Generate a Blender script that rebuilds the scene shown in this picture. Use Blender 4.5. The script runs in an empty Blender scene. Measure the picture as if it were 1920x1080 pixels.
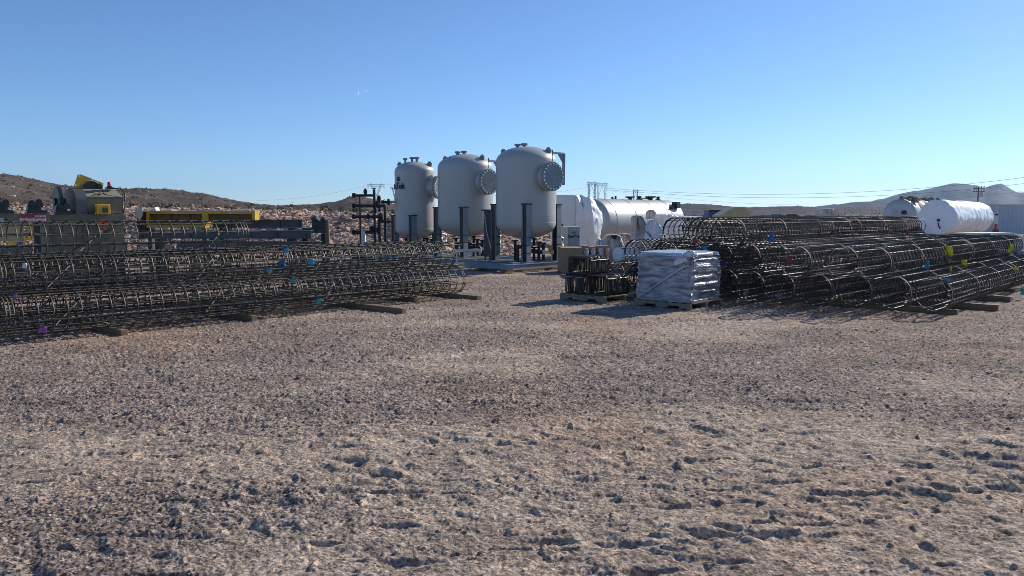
import bpy, bmesh, math, random
import numpy as np
from mathutils import Vector, Matrix, noise as mnoise

random.seed(7); RNG = np.random.default_rng(7)
SC = bpy.context.scene
COL = SC.collection
R = math.radians

# ------------------------------------------------------------------ camera, world, sun, exposure
F, H0 = 1440.0, 1.8                       # focal length in photo pixels, eye height in metres
PITCH = math.atan(139 / F)
cam = bpy.data.objects.new('camera', bpy.data.cameras.new('camera'))
COL.objects.link(cam)
cam.location = (0, 0, H0); cam.rotation_euler = (math.pi / 2 - PITCH, 0, 0)
cam.data.lens = 36 * F / 1920; cam.data.sensor_width = 36
cam.data.clip_start = 0.05; cam.data.clip_end = 30000
SC.camera = cam

SUN_AZ, SUN_EL = R(51), R(29)             # azimuth clockwise from +Y
sdir = Vector((math.sin(SUN_AZ) * math.cos(SUN_EL), math.cos(SUN_AZ) * math.cos(SUN_EL), math.sin(SUN_EL)))
world = bpy.data.worlds.new('World'); SC.world = world; world.use_nodes = True
wn = world.node_tree.nodes; wl = world.node_tree.links
sky = wn.new('ShaderNodeTexSky'); sky.sky_type = 'NISHITA'; sky.sun_disc = False
sky.sun_elevation = SUN_EL; sky.sun_rotation = SUN_AZ
sky.altitude = 2500; sky.air_density = 1.05; sky.dust_density = 0.9; sky.ozone_density = 6.6
wn['Background'].inputs['Strength'].default_value = 0.143
wl.new(sky.outputs[0], wn['Background'].inputs['Color'])
sl = bpy.data.lights.new('sun', 'SUN'); sl.energy = 5.0; sl.angle = R(0.5); sl.color = (1.0, 0.93, 0.82)
so = bpy.data.objects.new('sun', sl); COL.objects.link(so)
so.rotation_euler = sdir.to_track_quat('Z', 'Y').to_euler(); so.location = (20, 20, 30)
SC.view_settings.view_transform = 'Standard'; SC.view_settings.look = 'None'
SC.view_settings.exposure = 0.0; SC.view_settings.gamma = 1.0
SC.render.engine = 'CYCLES'
SC.cycles.pixel_filter_type = 'BLACKMAN_HARRIS'; SC.cycles.filter_width = 0.85
SC.cycles.max_bounces = 6; SC.cycles.transparent_max_bounces = 8; SC.cycles.volume_bounces = 0

# ------------------------------------------------------------------ pixel and yard coordinates
def ray(x, y):
    xc = (x - 960) / F; yc = (540 - y) / F
    return (xc, math.cos(PITCH) + yc * math.sin(PITCH), -math.sin(PITCH) + yc * math.cos(PITCH))
def G(x, y, z=0.0):                        # point on the horizontal plane z
    r = ray(x, y); t = (z - H0) / r[2]; return Vector((r[0] * t, r[1] * t, z))
def P(x, y, Y):                            # point at depth Y
    r = ray(x, y); t = Y / r[1]; return Vector((r[0] * t, Y, H0 + r[2] * t))
YA = R(43.5); SA, CA = math.sin(YA), math.cos(YA)
def W(u, v, z=0.0):                        # yard grid: u runs away to the right, v comes nearer to the right
    return Vector((u * SA + v * CA, u * CA - v * SA, z))
YROT = math.pi / 2 - YA                    # turns local x into u; local -y is then v

# ------------------------------------------------------------------ numpy noise
def vnoise(x, y, seed=0):
    xi = np.floor(x).astype(np.int64); yi = np.floor(y).astype(np.int64)
    fx = x - xi; fy = y - yi
    fx = fx * fx * (3 - 2 * fx); fy = fy * fy * (3 - 2 * fy)
    def h(a, b):
        n = (a * 374761393 + b * 668265263 + seed * 1442695041) & 0xFFFFFFFF
        n = ((n ^ (n >> 13)) * 1274126177) & 0xFFFFFFFF
        n = n ^ (n >> 16)
        return (n & 0xFFFF) / 65535.0
    a = h(xi, yi); b = h(xi + 1, yi); c = h(xi, yi + 1); d = h(xi + 1, yi + 1)
    return (a * (1 - fx) + b * fx) * (1 - fy) + (c * (1 - fx) + d * fx) * fy - 0.5
def fbm(x, y, s, o, seed=0):
    r = 0; a = 1.0
    for i in range(o):
        r = r + a * vnoise(x / s + 17.3 * i, y / s - 9.1 * i, seed + i); s *= 0.5; a *= 0.5
    return r

# ------------------------------------------------------------------ materials
def mat(name, col, rough=0.6, metal=0.0, var=0.0, vscale=8.0, col2=None, bump=0.0, bscale=30.0, spec=0.5, island=0.0, stretch=None, coat=0.0):
    m = bpy.data.materials.new(name); m.use_nodes = True
    N = m.node_tree.nodes; L = m.node_tree.links; b = N['Principled BSDF']
    b.inputs['Roughness'].default_value = rough; b.inputs['Metallic'].default_value = metal
    b.inputs['Specular IOR Level'].default_value = spec; b.inputs['Coat Weight'].default_value = coat
    tc = N.new('ShaderNodeTexCoord'); vec = tc.outputs['Object']
    if stretch:
        mp = N.new('ShaderNodeMapping'); mp.inputs['Scale'].default_value = stretch
        L.new(vec, mp.inputs['Vector']); vec = mp.outputs['Vector']
    if var > 0 or col2:
        n = N.new('ShaderNodeTexNoise'); n.inputs['Scale'].default_value = vscale; n.inputs['Detail'].default_value = 6
        n.inputs['Roughness'].default_value = 0.62
        L.new(vec, n.inputs['Vector'])
        cr = N.new('ShaderNodeValToRGB'); cr.color_ramp.elements[0].position = 0.38; cr.color_ramp.elements[1].position = 0.66
        c2 = col2 or tuple(c * (1 - var) for c in col)
        cr.color_ramp.elements[0].color = (*c2, 1); cr.color_ramp.elements[1].color = (*col, 1)
        L.new(n.outputs['Fac'], cr.inputs['Fac']); out = cr.outputs['Color']
        if island > 0:
            g = N.new('ShaderNodeNewGeometry'); hs = N.new('ShaderNodeHueSaturation')
            mr = N.new('ShaderNodeMapRange'); mr.inputs['To Min'].default_value = 1 - island; mr.inputs['To Max'].default_value = 1 + island
            L.new(g.outputs['Random Per Island'], mr.inputs['Value']); L.new(mr.outputs['Result'], hs.inputs['Value'])
            L.new(out, hs.inputs['Color']); out = hs.outputs['Color']
        L.new(out, b.inputs['Base Color'])
        mr2 = N.new('ShaderNodeMapRange'); mr2.inputs['To Min'].default_value = min(1, rough * 1.2); mr2.inputs['To Max'].default_value = rough * 0.8
        L.new(n.outputs['Fac'], mr2.inputs['Value']); L.new(mr2.outputs['Result'], b.inputs['Roughness'])
    else:
        b.inputs['Base Color'].default_value = (*col, 1)
    if bump > 0:
        n2 = N.new('ShaderNodeTexNoise'); n2.inputs['Scale'].default_value = bscale; n2.inputs['Detail'].default_value = 5
        L.new(vec, n2.inputs['Vector'])
        bp = N.new('ShaderNodeBump'); bp.inputs['Strength'].default_value = 0.6; bp.inputs['Distance'].default_value = bump
        L.new(n2.outputs['Fac'], bp.inputs['Height']); L.new(bp.outputs['Normal'], b.inputs['Normal'])
    return m

M = {}
M['rebar'] = mat('rebar steel', (0.115, 0.10, 0.078), 0.6, 0.15, col2=(0.06, 0.045, 0.032), vscale=5, spec=0.6)
M['rebar_dark'] = mat('rebar steel dark', (0.10, 0.086, 0.070), 0.58, 0.12, col2=(0.042, 0.033, 0.027), vscale=5, spec=0.6)
M['lumber'] = mat('sawn lumber', (0.30, 0.20, 0.11), 0.8, var=0.45, vscale=6, stretch=(1, 12, 12), bump=0.003)
M['pallet'] = mat('pallet wood', (0.36, 0.28, 0.19), 0.85, var=0.5, vscale=5, stretch=(1, 9, 9), bump=0.003)
M['vessel'] = mat('vessel grey paint', (0.445, 0.44, 0.405), 0.40, var=0.07, vscale=1.6, spec=0.9)
M['vessel_steel'] = mat('vessel leg paint', (0.26, 0.29, 0.31), 0.45, var=0.12, vscale=3)
M['skid'] = mat('skid paint', (0.27, 0.33, 0.37), 0.5, var=0.2, vscale=3)
M['black'] = mat('black iron', (0.022, 0.022, 0.024), 0.42, var=0.3, vscale=9)
M['blackblue'] = mat('black pipe', (0.020, 0.023, 0.03), 0.4, var=0.3, vscale=9)
M['zinc'] = mat('bright bolt', (0.75, 0.75, 0.72), 0.3, 0.9)
M['white_pipe'] = mat('white pipe', (0.75, 0.74, 0.70), 0.4, var=0.1)
M['navy'] = mat('navy lettering', (0.012, 0.016, 0.06), 0.5)
M['olive'] = mat('olive machine paint', (0.15, 0.145, 0.085), 0.5, var=0.22, vscale=2.5)
M['olive_light'] = mat('brightened olive paint', (0.30, 0.28, 0.185), 0.45, var=0.12, vscale=2.5)  # olive made lighter; on the sloped panel it stands in for sky reflection
M['yellow'] = mat('safety yellow paint', (0.66, 0.39, 0.03), 0.5, var=0.25, vscale=3)
M['red'] = mat('red plastic', (0.5, 0.03, 0.04), 0.35, var=0.1)
M['orange'] = mat('orange red paint', (0.55, 0.09, 0.05), 0.45, var=0.2)
M['signred'] = mat('sign red', (0.36, 0.04, 0.05), 0.5, var=0.1)
M['signwhite'] = mat('sign white', (0.70, 0.70, 0.70), 0.5, var=0.1)
M['steel_grey'] = mat('grey beam paint', (0.085, 0.093, 0.095), 0.5, var=0.25, vscale=2)
M['galv'] = mat('galvanised plate', (0.55, 0.56, 0.57), 0.45, 0.2, var=0.15)
M['wrap_white'] = mat('white shrink wrap', (0.87, 0.87, 0.87), 0.38, var=0.06, vscale=2.0, bump=0.02, bscale=6, coat=0.2)
M['wrap_dirty'] = mat('dusty white wrap', (0.74, 0.72, 0.69), 0.5, col2=(0.46, 0.36, 0.31), vscale=2.4, bump=0.03, bscale=9)
M['wrap_grey'] = mat('stretch film over dark goods', (0.52, 0.52, 0.545), 0.22, metal=0.2, col2=(0.15, 0.15, 0.165), vscale=3.2, stretch=(1, 1, 5), bump=0.03, bscale=12, coat=0.5)
M['wrap_clear'] = mat('bunched stretch film', (0.72, 0.72, 0.74), 0.25, var=0.2, vscale=9, bump=0.02, bscale=25, coat=0.4)
M['wrap_blue'] = mat('bluish poly wrap', (0.42, 0.52, 0.60), 0.3, var=0.3, vscale=4, bump=0.02, bscale=12)
M['silver'] = mat('aluminium jacket', (0.52, 0.515, 0.48), 0.46, 0.35, var=0.06, vscale=1.2)
M['torn'] = mat('torn insulation', (0.42, 0.34, 0.29), 0.9, col2=(0.17, 0.10, 0.075), vscale=4)
M['brown_band'] = mat('brown insulation band', (0.20, 0.125, 0.09), 0.8, var=0.4, vscale=5)
M['cabinet'] = mat('blue grey cabinet', (0.30, 0.37, 0.42), 0.4, var=0.08)
M['cabinet_side'] = mat('cabinet pale side', (0.60, 0.62, 0.56), 0.45, var=0.08)
M['card'] = mat('cardboard', (0.40, 0.27, 0.16), 0.85, var=0.15, vscale=3)
M['tan'] = mat('tan steel', (0.46, 0.37, 0.19), 0.5, var=0.15, vscale=2)
M['blue'] = mat('blue paint', (0.03, 0.09, 0.24), 0.5, var=0.2)
M['container'] = mat('grey container', (0.58, 0.60, 0.62), 0.5, var=0.1, vscale=1)
M['dark_box'] = mat('dark green box', (0.035, 0.045, 0.05), 0.5, var=0.2)
M['pale'] = mat('pale lid', (0.75, 0.72, 0.64), 0.6, var=0.1)
M['tower'] = mat('tower steel', (0.20, 0.21, 0.22), 0.6, 0.3, var=0.1)
M['wire'] = mat('conductor', (0.16, 0.16, 0.17), 0.6)
M['pole'] = mat('pole wood', (0.15, 0.13, 0.12), 0.9, var=0.3)
M['seam'] = mat('jacket seam', (0.40, 0.40, 0.38), 0.45, 0.7)
M['glass'] = mat('dark window', (0.05, 0.04, 0.02), 0.2)
M['plasticbag'] = mat('white plastic', (0.75, 0.75, 0.77), 0.4, var=0.1)
TAG = {k: mat(k + ' tag film', c, 0.45, var=0.15, vscale=20) for k, c in dict(
    blue=(0.02, 0.22, 0.58), red=(0.52, 0.05, 0.06), yellow=(0.90, 0.72, 0.02), teal=(0.02, 0.36, 0.33),
    white=(0.62, 0.66, 0.74), purple=(0.32, 0.10, 0.36), pink=(0.40, 0.24, 0.25), cyan=(0.03, 0.36, 0.52)).items()}

# ------------------------------------------------------------------ mesh builder
class MB:
    def __init__(s): s.v = []; s.q = []; s.n = 0; s.poly = []
    def add(s, V, Q):
        V = np.asarray(V, float).reshape(-1, 3); Q = np.asarray(Q, int)
        s.v.append(V)
        if Q.size: s.q.append(Q + s.n)
        s.n += len(V); return s
    def ngon(s, V):
        V = np.asarray(V, float).reshape(-1, 3); s.v.append(V); s.poly.append(list(range(s.n, s.n + len(V)))); s.n += len(V)
    def box(s, c, size, rot=None):
        hx, hy, hz = [k / 2 for k in size]
        V = np.array([[x, y, z] for z in (-hz, hz) for y in (-hy, hy) for x in (-hx, hx)], float)
        if rot is not None: V = V @ np.array(rot.to_3x3()).T
        return s.add(V + np.array(c), [[0, 2, 3, 1], [4, 5, 7, 6], [0, 1, 5, 4], [2, 6, 7, 3], [0, 4, 6, 2], [1, 3, 7, 5]])
    def ybox(s, u0, u1, v0, v1, z0, z1):   # box on the yard grid
        V = [W(u, v, z) for z in (z0, z1) for v in (v1, v0) for u in (u0, u1)]
        return s.add([tuple(p) for p in V], [[0, 2, 3, 1], [4, 5, 7, 6], [0, 1, 5, 4], [2, 6, 7, 3], [0, 4, 6, 2], [1, 3, 7, 5]])
    def pxbox(s, x0, x1, y0, y1, Y, depth): # frontal box whose face fills the given photo rectangle at depth Y
        a = P(x0, y0, Y); b = P(x1, y1, Y)
        return s.box(((a.x + b.x) / 2, Y + depth / 2, (a.z + b.z) / 2), (b.x - a.x, depth, a.z - b.z))
    def prism(s, pts, vec):                 # planar outline pushed along vec
        a = [Vector(p) for p in pts]; b = [p + Vector(vec) for p in a]; n = len(a); k = s.n
        s.v.append(np.array([tuple(p) for p in a + b])); s.n += 2 * n
        s.poly.append([k + i for i in range(n)]); s.poly.append([k + n + i for i in range(n)][::-1])
        for i in range(n):
            j = (i + 1) % n; s.poly.append([k + j, k + i, k + n + i, k + n + j])
        return s
    def tube(s, pts, r, seg=8, closed=False, caps=True):
        p = np.array([tuple(q) for q in pts], float); n = len(p)
        if closed: t = np.roll(p, -1, 0) - np.roll(p, 1, 0)
        else: t = np.gradient(p, axis=0)
        t /= np.linalg.norm(t, axis=1)[:, None] + 1e-12
        ref = np.array([0, 0, 1.0]) if abs(t[:, 2]).mean() < 0.9 else np.array([1.0, 0, 0])
        a = np.cross(t, ref); a /= np.linalg.norm(a, axis=1)[:, None] + 1e-12; b = np.cross(t, a)
        an = np.arange(seg) * 2 * math.pi / seg
        rr = np.full(n, r) if np.isscalar(r) else np.array(r, float)
        V = p[:, None, :] + rr[:, None, None] * (np.cos(an)[None, :, None] * a[:, None, :] + np.sin(an)[None, :, None] * b[:, None, :])
        i = np.arange(n if closed else n - 1)[:, None]; j = np.arange(seg)[None, :]
        i2 = (i + 1) % n; j2 = (j + 1) % seg
        Q = np.stack([i * seg + j, i2 * seg + j, i2 * seg + j2, i * seg + j2], -1).reshape(-1, 4)
        k = s.n; s.add(V, Q)
        if caps and not closed:
            s.poly.append([k + q for q in range(seg)]); s.poly.append([k + (n - 1) * seg + q for q in range(seg)][::-1])
        return s
    def rod(s, a, b, r, seg=8): return s.tube([a, b], r, seg)
    def bar(s, a, b, w, h=None):            # square section bar
        a = Vector(a); b = Vector(b); d = b - a; h = h or w
        rot = d.to_track_quat('X', 'Z').to_matrix()
        return s.box((a + b) / 2, (d.length, w, h), rot)
    def lathe(s, prof, origin, axis='Z', seg=32, rot=None):
        an = np.arange(seg) * 2 * math.pi / seg; V = []
        for r, z in prof:
            V.append(np.stack([r * np.cos(an), r * np.sin(an), np.full(seg, z)], 1))
        V = np.concatenate(V)
        if rot is not None: V = V @ np.array(rot.to_3x3()).T
        V = V + np.array(tuple(origin)); n = len(prof)
        i = np.arange(n - 1)[:, None]; j = np.arange(seg)[None, :]; j2 = (j + 1) % seg
        Q = np.stack([i * seg + j, i * seg + j2, (i + 1) * seg + j2, (i + 1) * seg + j], -1).reshape(-1, 4)
        k = s.n; s.add(V, Q)
        s.poly.append([k + q for q in range(seg)][::-1]); s.poly.append([k + (n - 1) * seg + q for q in range(seg)])
        return s
    def disc(s, a, b, r, seg=20):
        a = Vector(a); b = Vector(b); d = b - a
        return s.lathe([(r, 0), (r, d.length)], a, seg=seg, rot=d.to_track_quat('Z', 'Y').to_matrix())
    def loft(s, rows, disp=None, seg=72, sub=6, e=6.0):   # rows: (z, cx, cy, hx, hy, yaw)
        A = np.array(rows, float); n = (len(A) - 1) * sub + 1
        t = np.linspace(0, len(A) - 1, n); A = np.stack([np.interp(t, np.arange(len(A)), A[:, k]) for k in range(6)], 1)
        an = np.linspace(0, 2 * math.pi, seg, endpoint=False)
        c = np.sign(np.cos(an)) * np.abs(np.cos(an)) ** (2 / e); q = np.sign(np.sin(an)) * np.abs(np.sin(an)) ** (2 / e)
        V = []
        for z, cx, cy, hx, hy, yaw in A:
            x = c * hx; y = q * hy
            if disp is not None:
                d = np.array([disp(a, z) for a in an]); l = np.sqrt(x * x + y * y) + 1e-9
                x = x * (1 + d / l); y = y * (1 + d / l)
            V.append(np.stack([cx + x * math.cos(yaw) - y * math.sin(yaw), cy + x * math.sin(yaw) + y * math.cos(yaw), np.full(seg, z)], 1))
        V = np.concatenate(V); i = np.arange(n - 1)[:, None]; j = np.arange(seg)[None, :]; j2 = (j + 1) % seg
        Q = np.stack([i * seg + j, i * seg + j2, (i + 1) * seg + j2, (i + 1) * seg + j], -1).reshape(-1, 4)
        k = s.n; s.add(V, Q)
        for row, flip in ((0, True), (n - 1, False)):
            z, cx, cy = A[row][:3]; base = k + row * seg
            s.v.append(np.array([[cx, cy, z + (0.015 if row else 0)]])); m = s.n; s.n += 1
            for a in range(seg):
                b = (a + 1) % seg
                s.poly.append([base + b, base + a, m] if flip else [base + a, base + b, m])
        return s
    def build(s, name, m, parent=None, smooth=None, loc=None, rotz=None, matrix=None):
        me = bpy.data.meshes.new(name)
        V = np.concatenate(s.v) if s.v else np.zeros((0, 3))
        faces = []
        for Q in s.q: faces += Q.tolist()
        faces += s.poly
        o = bpy.data.objects.new(name, me); COL.objects.link(o)
        if parent is not None:
            mw = world_of(parent).inverted()
            V4 = np.c_[V, np.ones(len(V))] @ np.array(mw).T; V = V4[:, :3]; o.parent = parent
        elif loc is not None:                # a thing of one mesh: origin at its base
            mw = Matrix.LocRotScale(Vector(loc), Matrix.Rotation(rotz or 0, 3, 'Z').to_quaternion(), None)
            V = (np.c_[V, np.ones(len(V))] @ np.array(mw.inverted()).T)[:, :3]
            o.location = loc; o.rotation_euler = (0, 0, rotz or 0)
        me.from_pydata(V.tolist(), [], faces); me.update()
        me.materials.append(m)
        bm = bmesh.new(); bm.from_mesh(me); bmesh.ops.recalc_face_normals(bm, faces=bm.faces); bm.to_mesh(me); bm.free()
        if smooth:
            me.polygons.foreach_set('use_smooth', [True] * len(me.polygons)); me.set_sharp_from_angle(angle=R(smooth))
        return o

def world_of(o):
    m = Matrix.LocRotScale(o.location, o.rotation_euler.to_quaternion(), o.scale)
    return world_of(o.parent) @ m if o.parent else m
def tag(o, label=None, cat=None, group=None, kind=None):
    if label: o['label'] = label
    if cat: o['category'] = cat
    if group: o['group'] = group
    if kind: o['kind'] = kind
    return o
def thing(name, loc, label, cat, rotz=0.0, group=None):
    o = bpy.data.objects.new(name, None); o.empty_display_size = 0.2; COL.objects.link(o)
    o.location = loc; o.rotation_euler = (0, 0, rotz); return tag(o, label, cat, group)
def copy_tree(o, parent=None):
    c = o.copy(); COL.objects.link(c)
    if parent is not None: c.parent = parent
    for ch in list(o.children): copy_tree(ch, c)
    return c
ORD = ['first', 'second', 'third', 'fourth', 'fifth', 'sixth', 'seventh', 'eighth', 'ninth', 'tenth', 'eleventh', 'twelfth', 'thirteenth']

# ================================================================== GROUND
def smooth01(t): t = np.clip(t, 0, 1); return t * t * (3 - 2 * t)
def hash1(i, k): v = np.sin(i * 12.9898 + k * 78.233) * 43758.5453; return v - np.floor(v)
def track(x, y, cx, cy, rad, a0, a1, width, pitch, depth, seed):
    """A broken tyre print along an arc: slanted lug marks, some missing, with soft crumbled edges."""
    dx = x - cx; dy = y - cy; r = np.hypot(dx, dy); a = np.arctan2(dy, dx)
    s = a * rad; off = r - rad + 0.10 * vnoise(s / 1.3, s * 0 + seed, seed) + 0.06 * vnoise(s / 0.10, off0(r, rad) / 0.10, seed + 1)
    ao = np.abs(off); side = (off > 0) * 1.0
    fade = smooth01((vnoise(s / 1.1, off / 0.7, seed + 5) + 0.30) / 0.35) * smooth01((a - a0) / 0.04) * smooth01((a1 - a) / 0.04)
    q = (y + (0.30 - 0.5 * side) * x) / pitch + 0.5 * side + 0.55 * vnoise(x / 0.16, y / 0.10, seed + 9)
    i = np.floor(q); f = q - i; r1 = hash1(i, side + seed); r2 = hash1(i, side + seed + 3.3)
    lug = smooth01((0.5 - np.abs(f - 0.5) - 0.16) / 0.22) * smooth01((width / 2 * (0.45 + 0.55 * r2) - ao) / 0.05) * smooth01((ao - 0.02 - 0.06 * r1) / 0.04) * smooth01((r1 - 0.16) / 0.5)
    inside = smooth01((width / 2 - ao) / 0.10)
    return 0.6 * fade * depth * (0.34 * inside * (1 - lug) - (0.4 + 0.6 * r2) * lug)
def off0(r, rad): return r - rad
TRACKS = []
def add_line(p, q, bend, *rest):           # an arc through p and q with a given sagitta
    p = Vector(p); q = Vector(q); ch = (q - p).length; s = bend
    rad = (ch * ch / 4 + s * s) / (2 * abs(s)); mid = (p + q) / 2; n = Vector((-(q - p).y, (q - p).x)).normalized()
    c = mid + n * ((rad - abs(s)) * (1 if s > 0 else -1))
    a = math.atan2(p.y - c.y, p.x - c.x); b = math.atan2(q.y - c.y, q.x - c.x)
    TRACKS.append((c.x, c.y, rad, min(a, b), max(a, b)) + rest)
for k, (p, q, bend, w, pitch, dep) in enumerate([
    ((-4.6, 5.0), (-0.9, 5.9), -0.3, .42, .17, .034), ((-4.9, 5.6), (-0.4, 6.5), -0.3, .40, .17, .026), ((-3.9, 4.4), (-1.2, 4.7), -0.2, .40, .17, .022),
    ((-0.2, 3.7), (2.6, 5.9), -0.25, .50, .16, .040), ((0.3, 3.5), (3.4, 5.7), -0.25, .50, .15, .040), ((0.9, 3.4), (4.3, 5.5), -0.3, .46, .16, .036),
    ((1.5, 3.3), (4.6, 4.9), -0.3, .46, .17, .036), ((2.1, 3.2), (5.0, 4.5), -0.2, .46, .17, .034), ((-0.5, 4.4), (1.9, 6.4), -0.2, .42, .17, .024),
    ((1.0, 6.2), (5.0, 6.9), -0.3, .46, .2, .026), ((-1.5, 7.4), (6.0, 8.6), -0.7, .5, .2, .020), ((0.5, 7.6), (5.5, 7.3), -0.4, .5, .22, .024),
    ((-6.0, 8.2), (3.5, 9.6), -0.7, .5, .22, .016), ((-5.5, 6.9), (0.5, 7.3), -0.4, .45, .2, .016)]):
    add_line(p, q, bend, w, pitch, dep, 11 + 4 * k)
def dustiness(x, y):
    d = fbm(x / 1.7, y, 1.9, 4, 71) + 0.10 * np.exp(-((np.hypot(x, y) - 5.5) / 2.5) ** 2) - 0.08 * smooth01((np.hypot(x, y) - 7) / 4)
    return smooth01((d + 0.02) / 0.50)
def ground_h(x, y):
    r = np.hypot(x, y); near = smooth01((36 - r) / 20); g = 1 - 0.42 * dustiness(x, y)
    h = fbm(x, y, 3.5, 2, 1) * 0.035 * smooth01((14 - r) / 4)
    h = h + fbm(x, y, 0.55, 2, 3) * 0.018 * near
    h = h + near * g * 0.012 * fbm(x, y, 0.13, 2, 5)
    h = h + near * g * np.interp(r, [3, 5, 9], [0.010, 0.012, 0.016]) * fbm(x, y, 0.042, 2, 8)
    h = h + near * g * 0.013 * vnoise(x / 0.018, y / 0.018, 12)
    cl = vnoise(x / 0.085, y / 0.085, 21) - 0.38; h = h + near * np.clip(cl, 0, 1) * 0.22
    cl = -vnoise(x / 0.16, y / 0.06, 25) - 0.36; h = h - near * np.clip(cl, 0, 1) * 0.17
    for t in TRACKS: h = h + track(x, y, *t)
    # churned, half dried mud: short lumps lying across the view, strongest in the near ground and fading out
    zone = smooth01((fbm(x / 1.5 + 3.7, y, 1.5, 2, 133) + 0.50 - np.interp(r, [3, 5.2, 6.5, 8, 12, 20], [0.12, 0.22, 0.50, 0.70, 0.84, 1.2]) + 0.22 * smooth01((x - 0.1) / 0.9) + 0.10 * smooth01((-x - 1.8) / 1.0)) / 0.50)
    yu = x * SA + y * CA + .05 * vnoise(x / .25, y / .25, 139); yv = x * CA - y * SA; n1 = vnoise(yv / 0.19 + 0.6 * vnoise(x / .1, y / .1, 141), yu / 0.085, 143); n2 = vnoise((x + .4 * y) / 0.12, (y - .25 * x) / 0.062, 147); n3 = vnoise(x / 0.045, y / 0.030, 149)
    zone = zone * (0.45 + 0.55 * smooth01((vnoise(yv / 0.62, yu / 3.2, 161) + 0.16) / 0.22))
    h = h + zone * (0.031 * smooth01((n1 + 0.28) / 0.60) + 0.015 * n2 + 0.009 * n3) * np.interp(r, [3, 5, 9], [0.8, 1.0, 1.1])
    st = -vnoise((x + .15 * y) / 0.42, y / 0.075, 151) - 0.29; h = h - near * np.clip(st, 0, 1) * 0.16 * smooth01((13 - r) / 5)
    return h
def build_ground():
    da = R(52); th = np.concatenate([np.linspace(-math.pi, -da, 40, endpoint=False), np.linspace(-da, da, 1900), np.linspace(da, math.pi, 40, endpoint=False)[1:]])
    inv = np.linspace(1 / 2.3, 1 / 42.0, 820)
    rr = np.concatenate([[0.05, 0.8, 1.6], 1 / inv, np.geomspace(46, 12000, 46)])
    T, RR = np.meshgrid(th, rr); X = RR * np.sin(T); Y = RR * np.cos(T); Z = ground_h(X, Y) * (np.abs(T) < da + .01)
    n, m = T.shape
    V = np.stack([X, Y, Z], -1).reshape(-1, 3)
    i = np.arange(n - 1)[:, None]; j = np.arange(m)[None, :]; j2 = (j + 1) % m
    Q = np.stack([i * m + j, (i + 1) * m + j, (i + 1) * m + j2, i * m + j2], -1).reshape(-1, 4).astype(np.int32)
    me = bpy.data.meshes.new('ground'); me.vertices.add(len(V)); me.vertices.foreach_set('co', V.astype(np.float32).ravel())
    me.loops.add(Q.size); me.loops.foreach_set('vertex_index', Q[:, ::-1].ravel())
    me.polygons.add(len(Q)); me.polygons.foreach_set('loop_start', np.arange(0, Q.size, 4, dtype=np.int32))
    me.polygons.foreach_set('loop_total', np.full(len(Q), 4, np.int32))
    me.update(calc_edges=True)
    me.polygons.foreach_set('use_smooth', np.ones(len(Q), bool))
    at = me.attributes.new('dust', 'FLOAT', 'POINT'); at.data.foreach_set('value', dustiness(X, Y).astype(np.float32).ravel())
    o = bpy.data.objects.new('ground', me); COL.objects.link(o); me.materials.append(ground_mat()); return tag(o, kind='structure')
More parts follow.
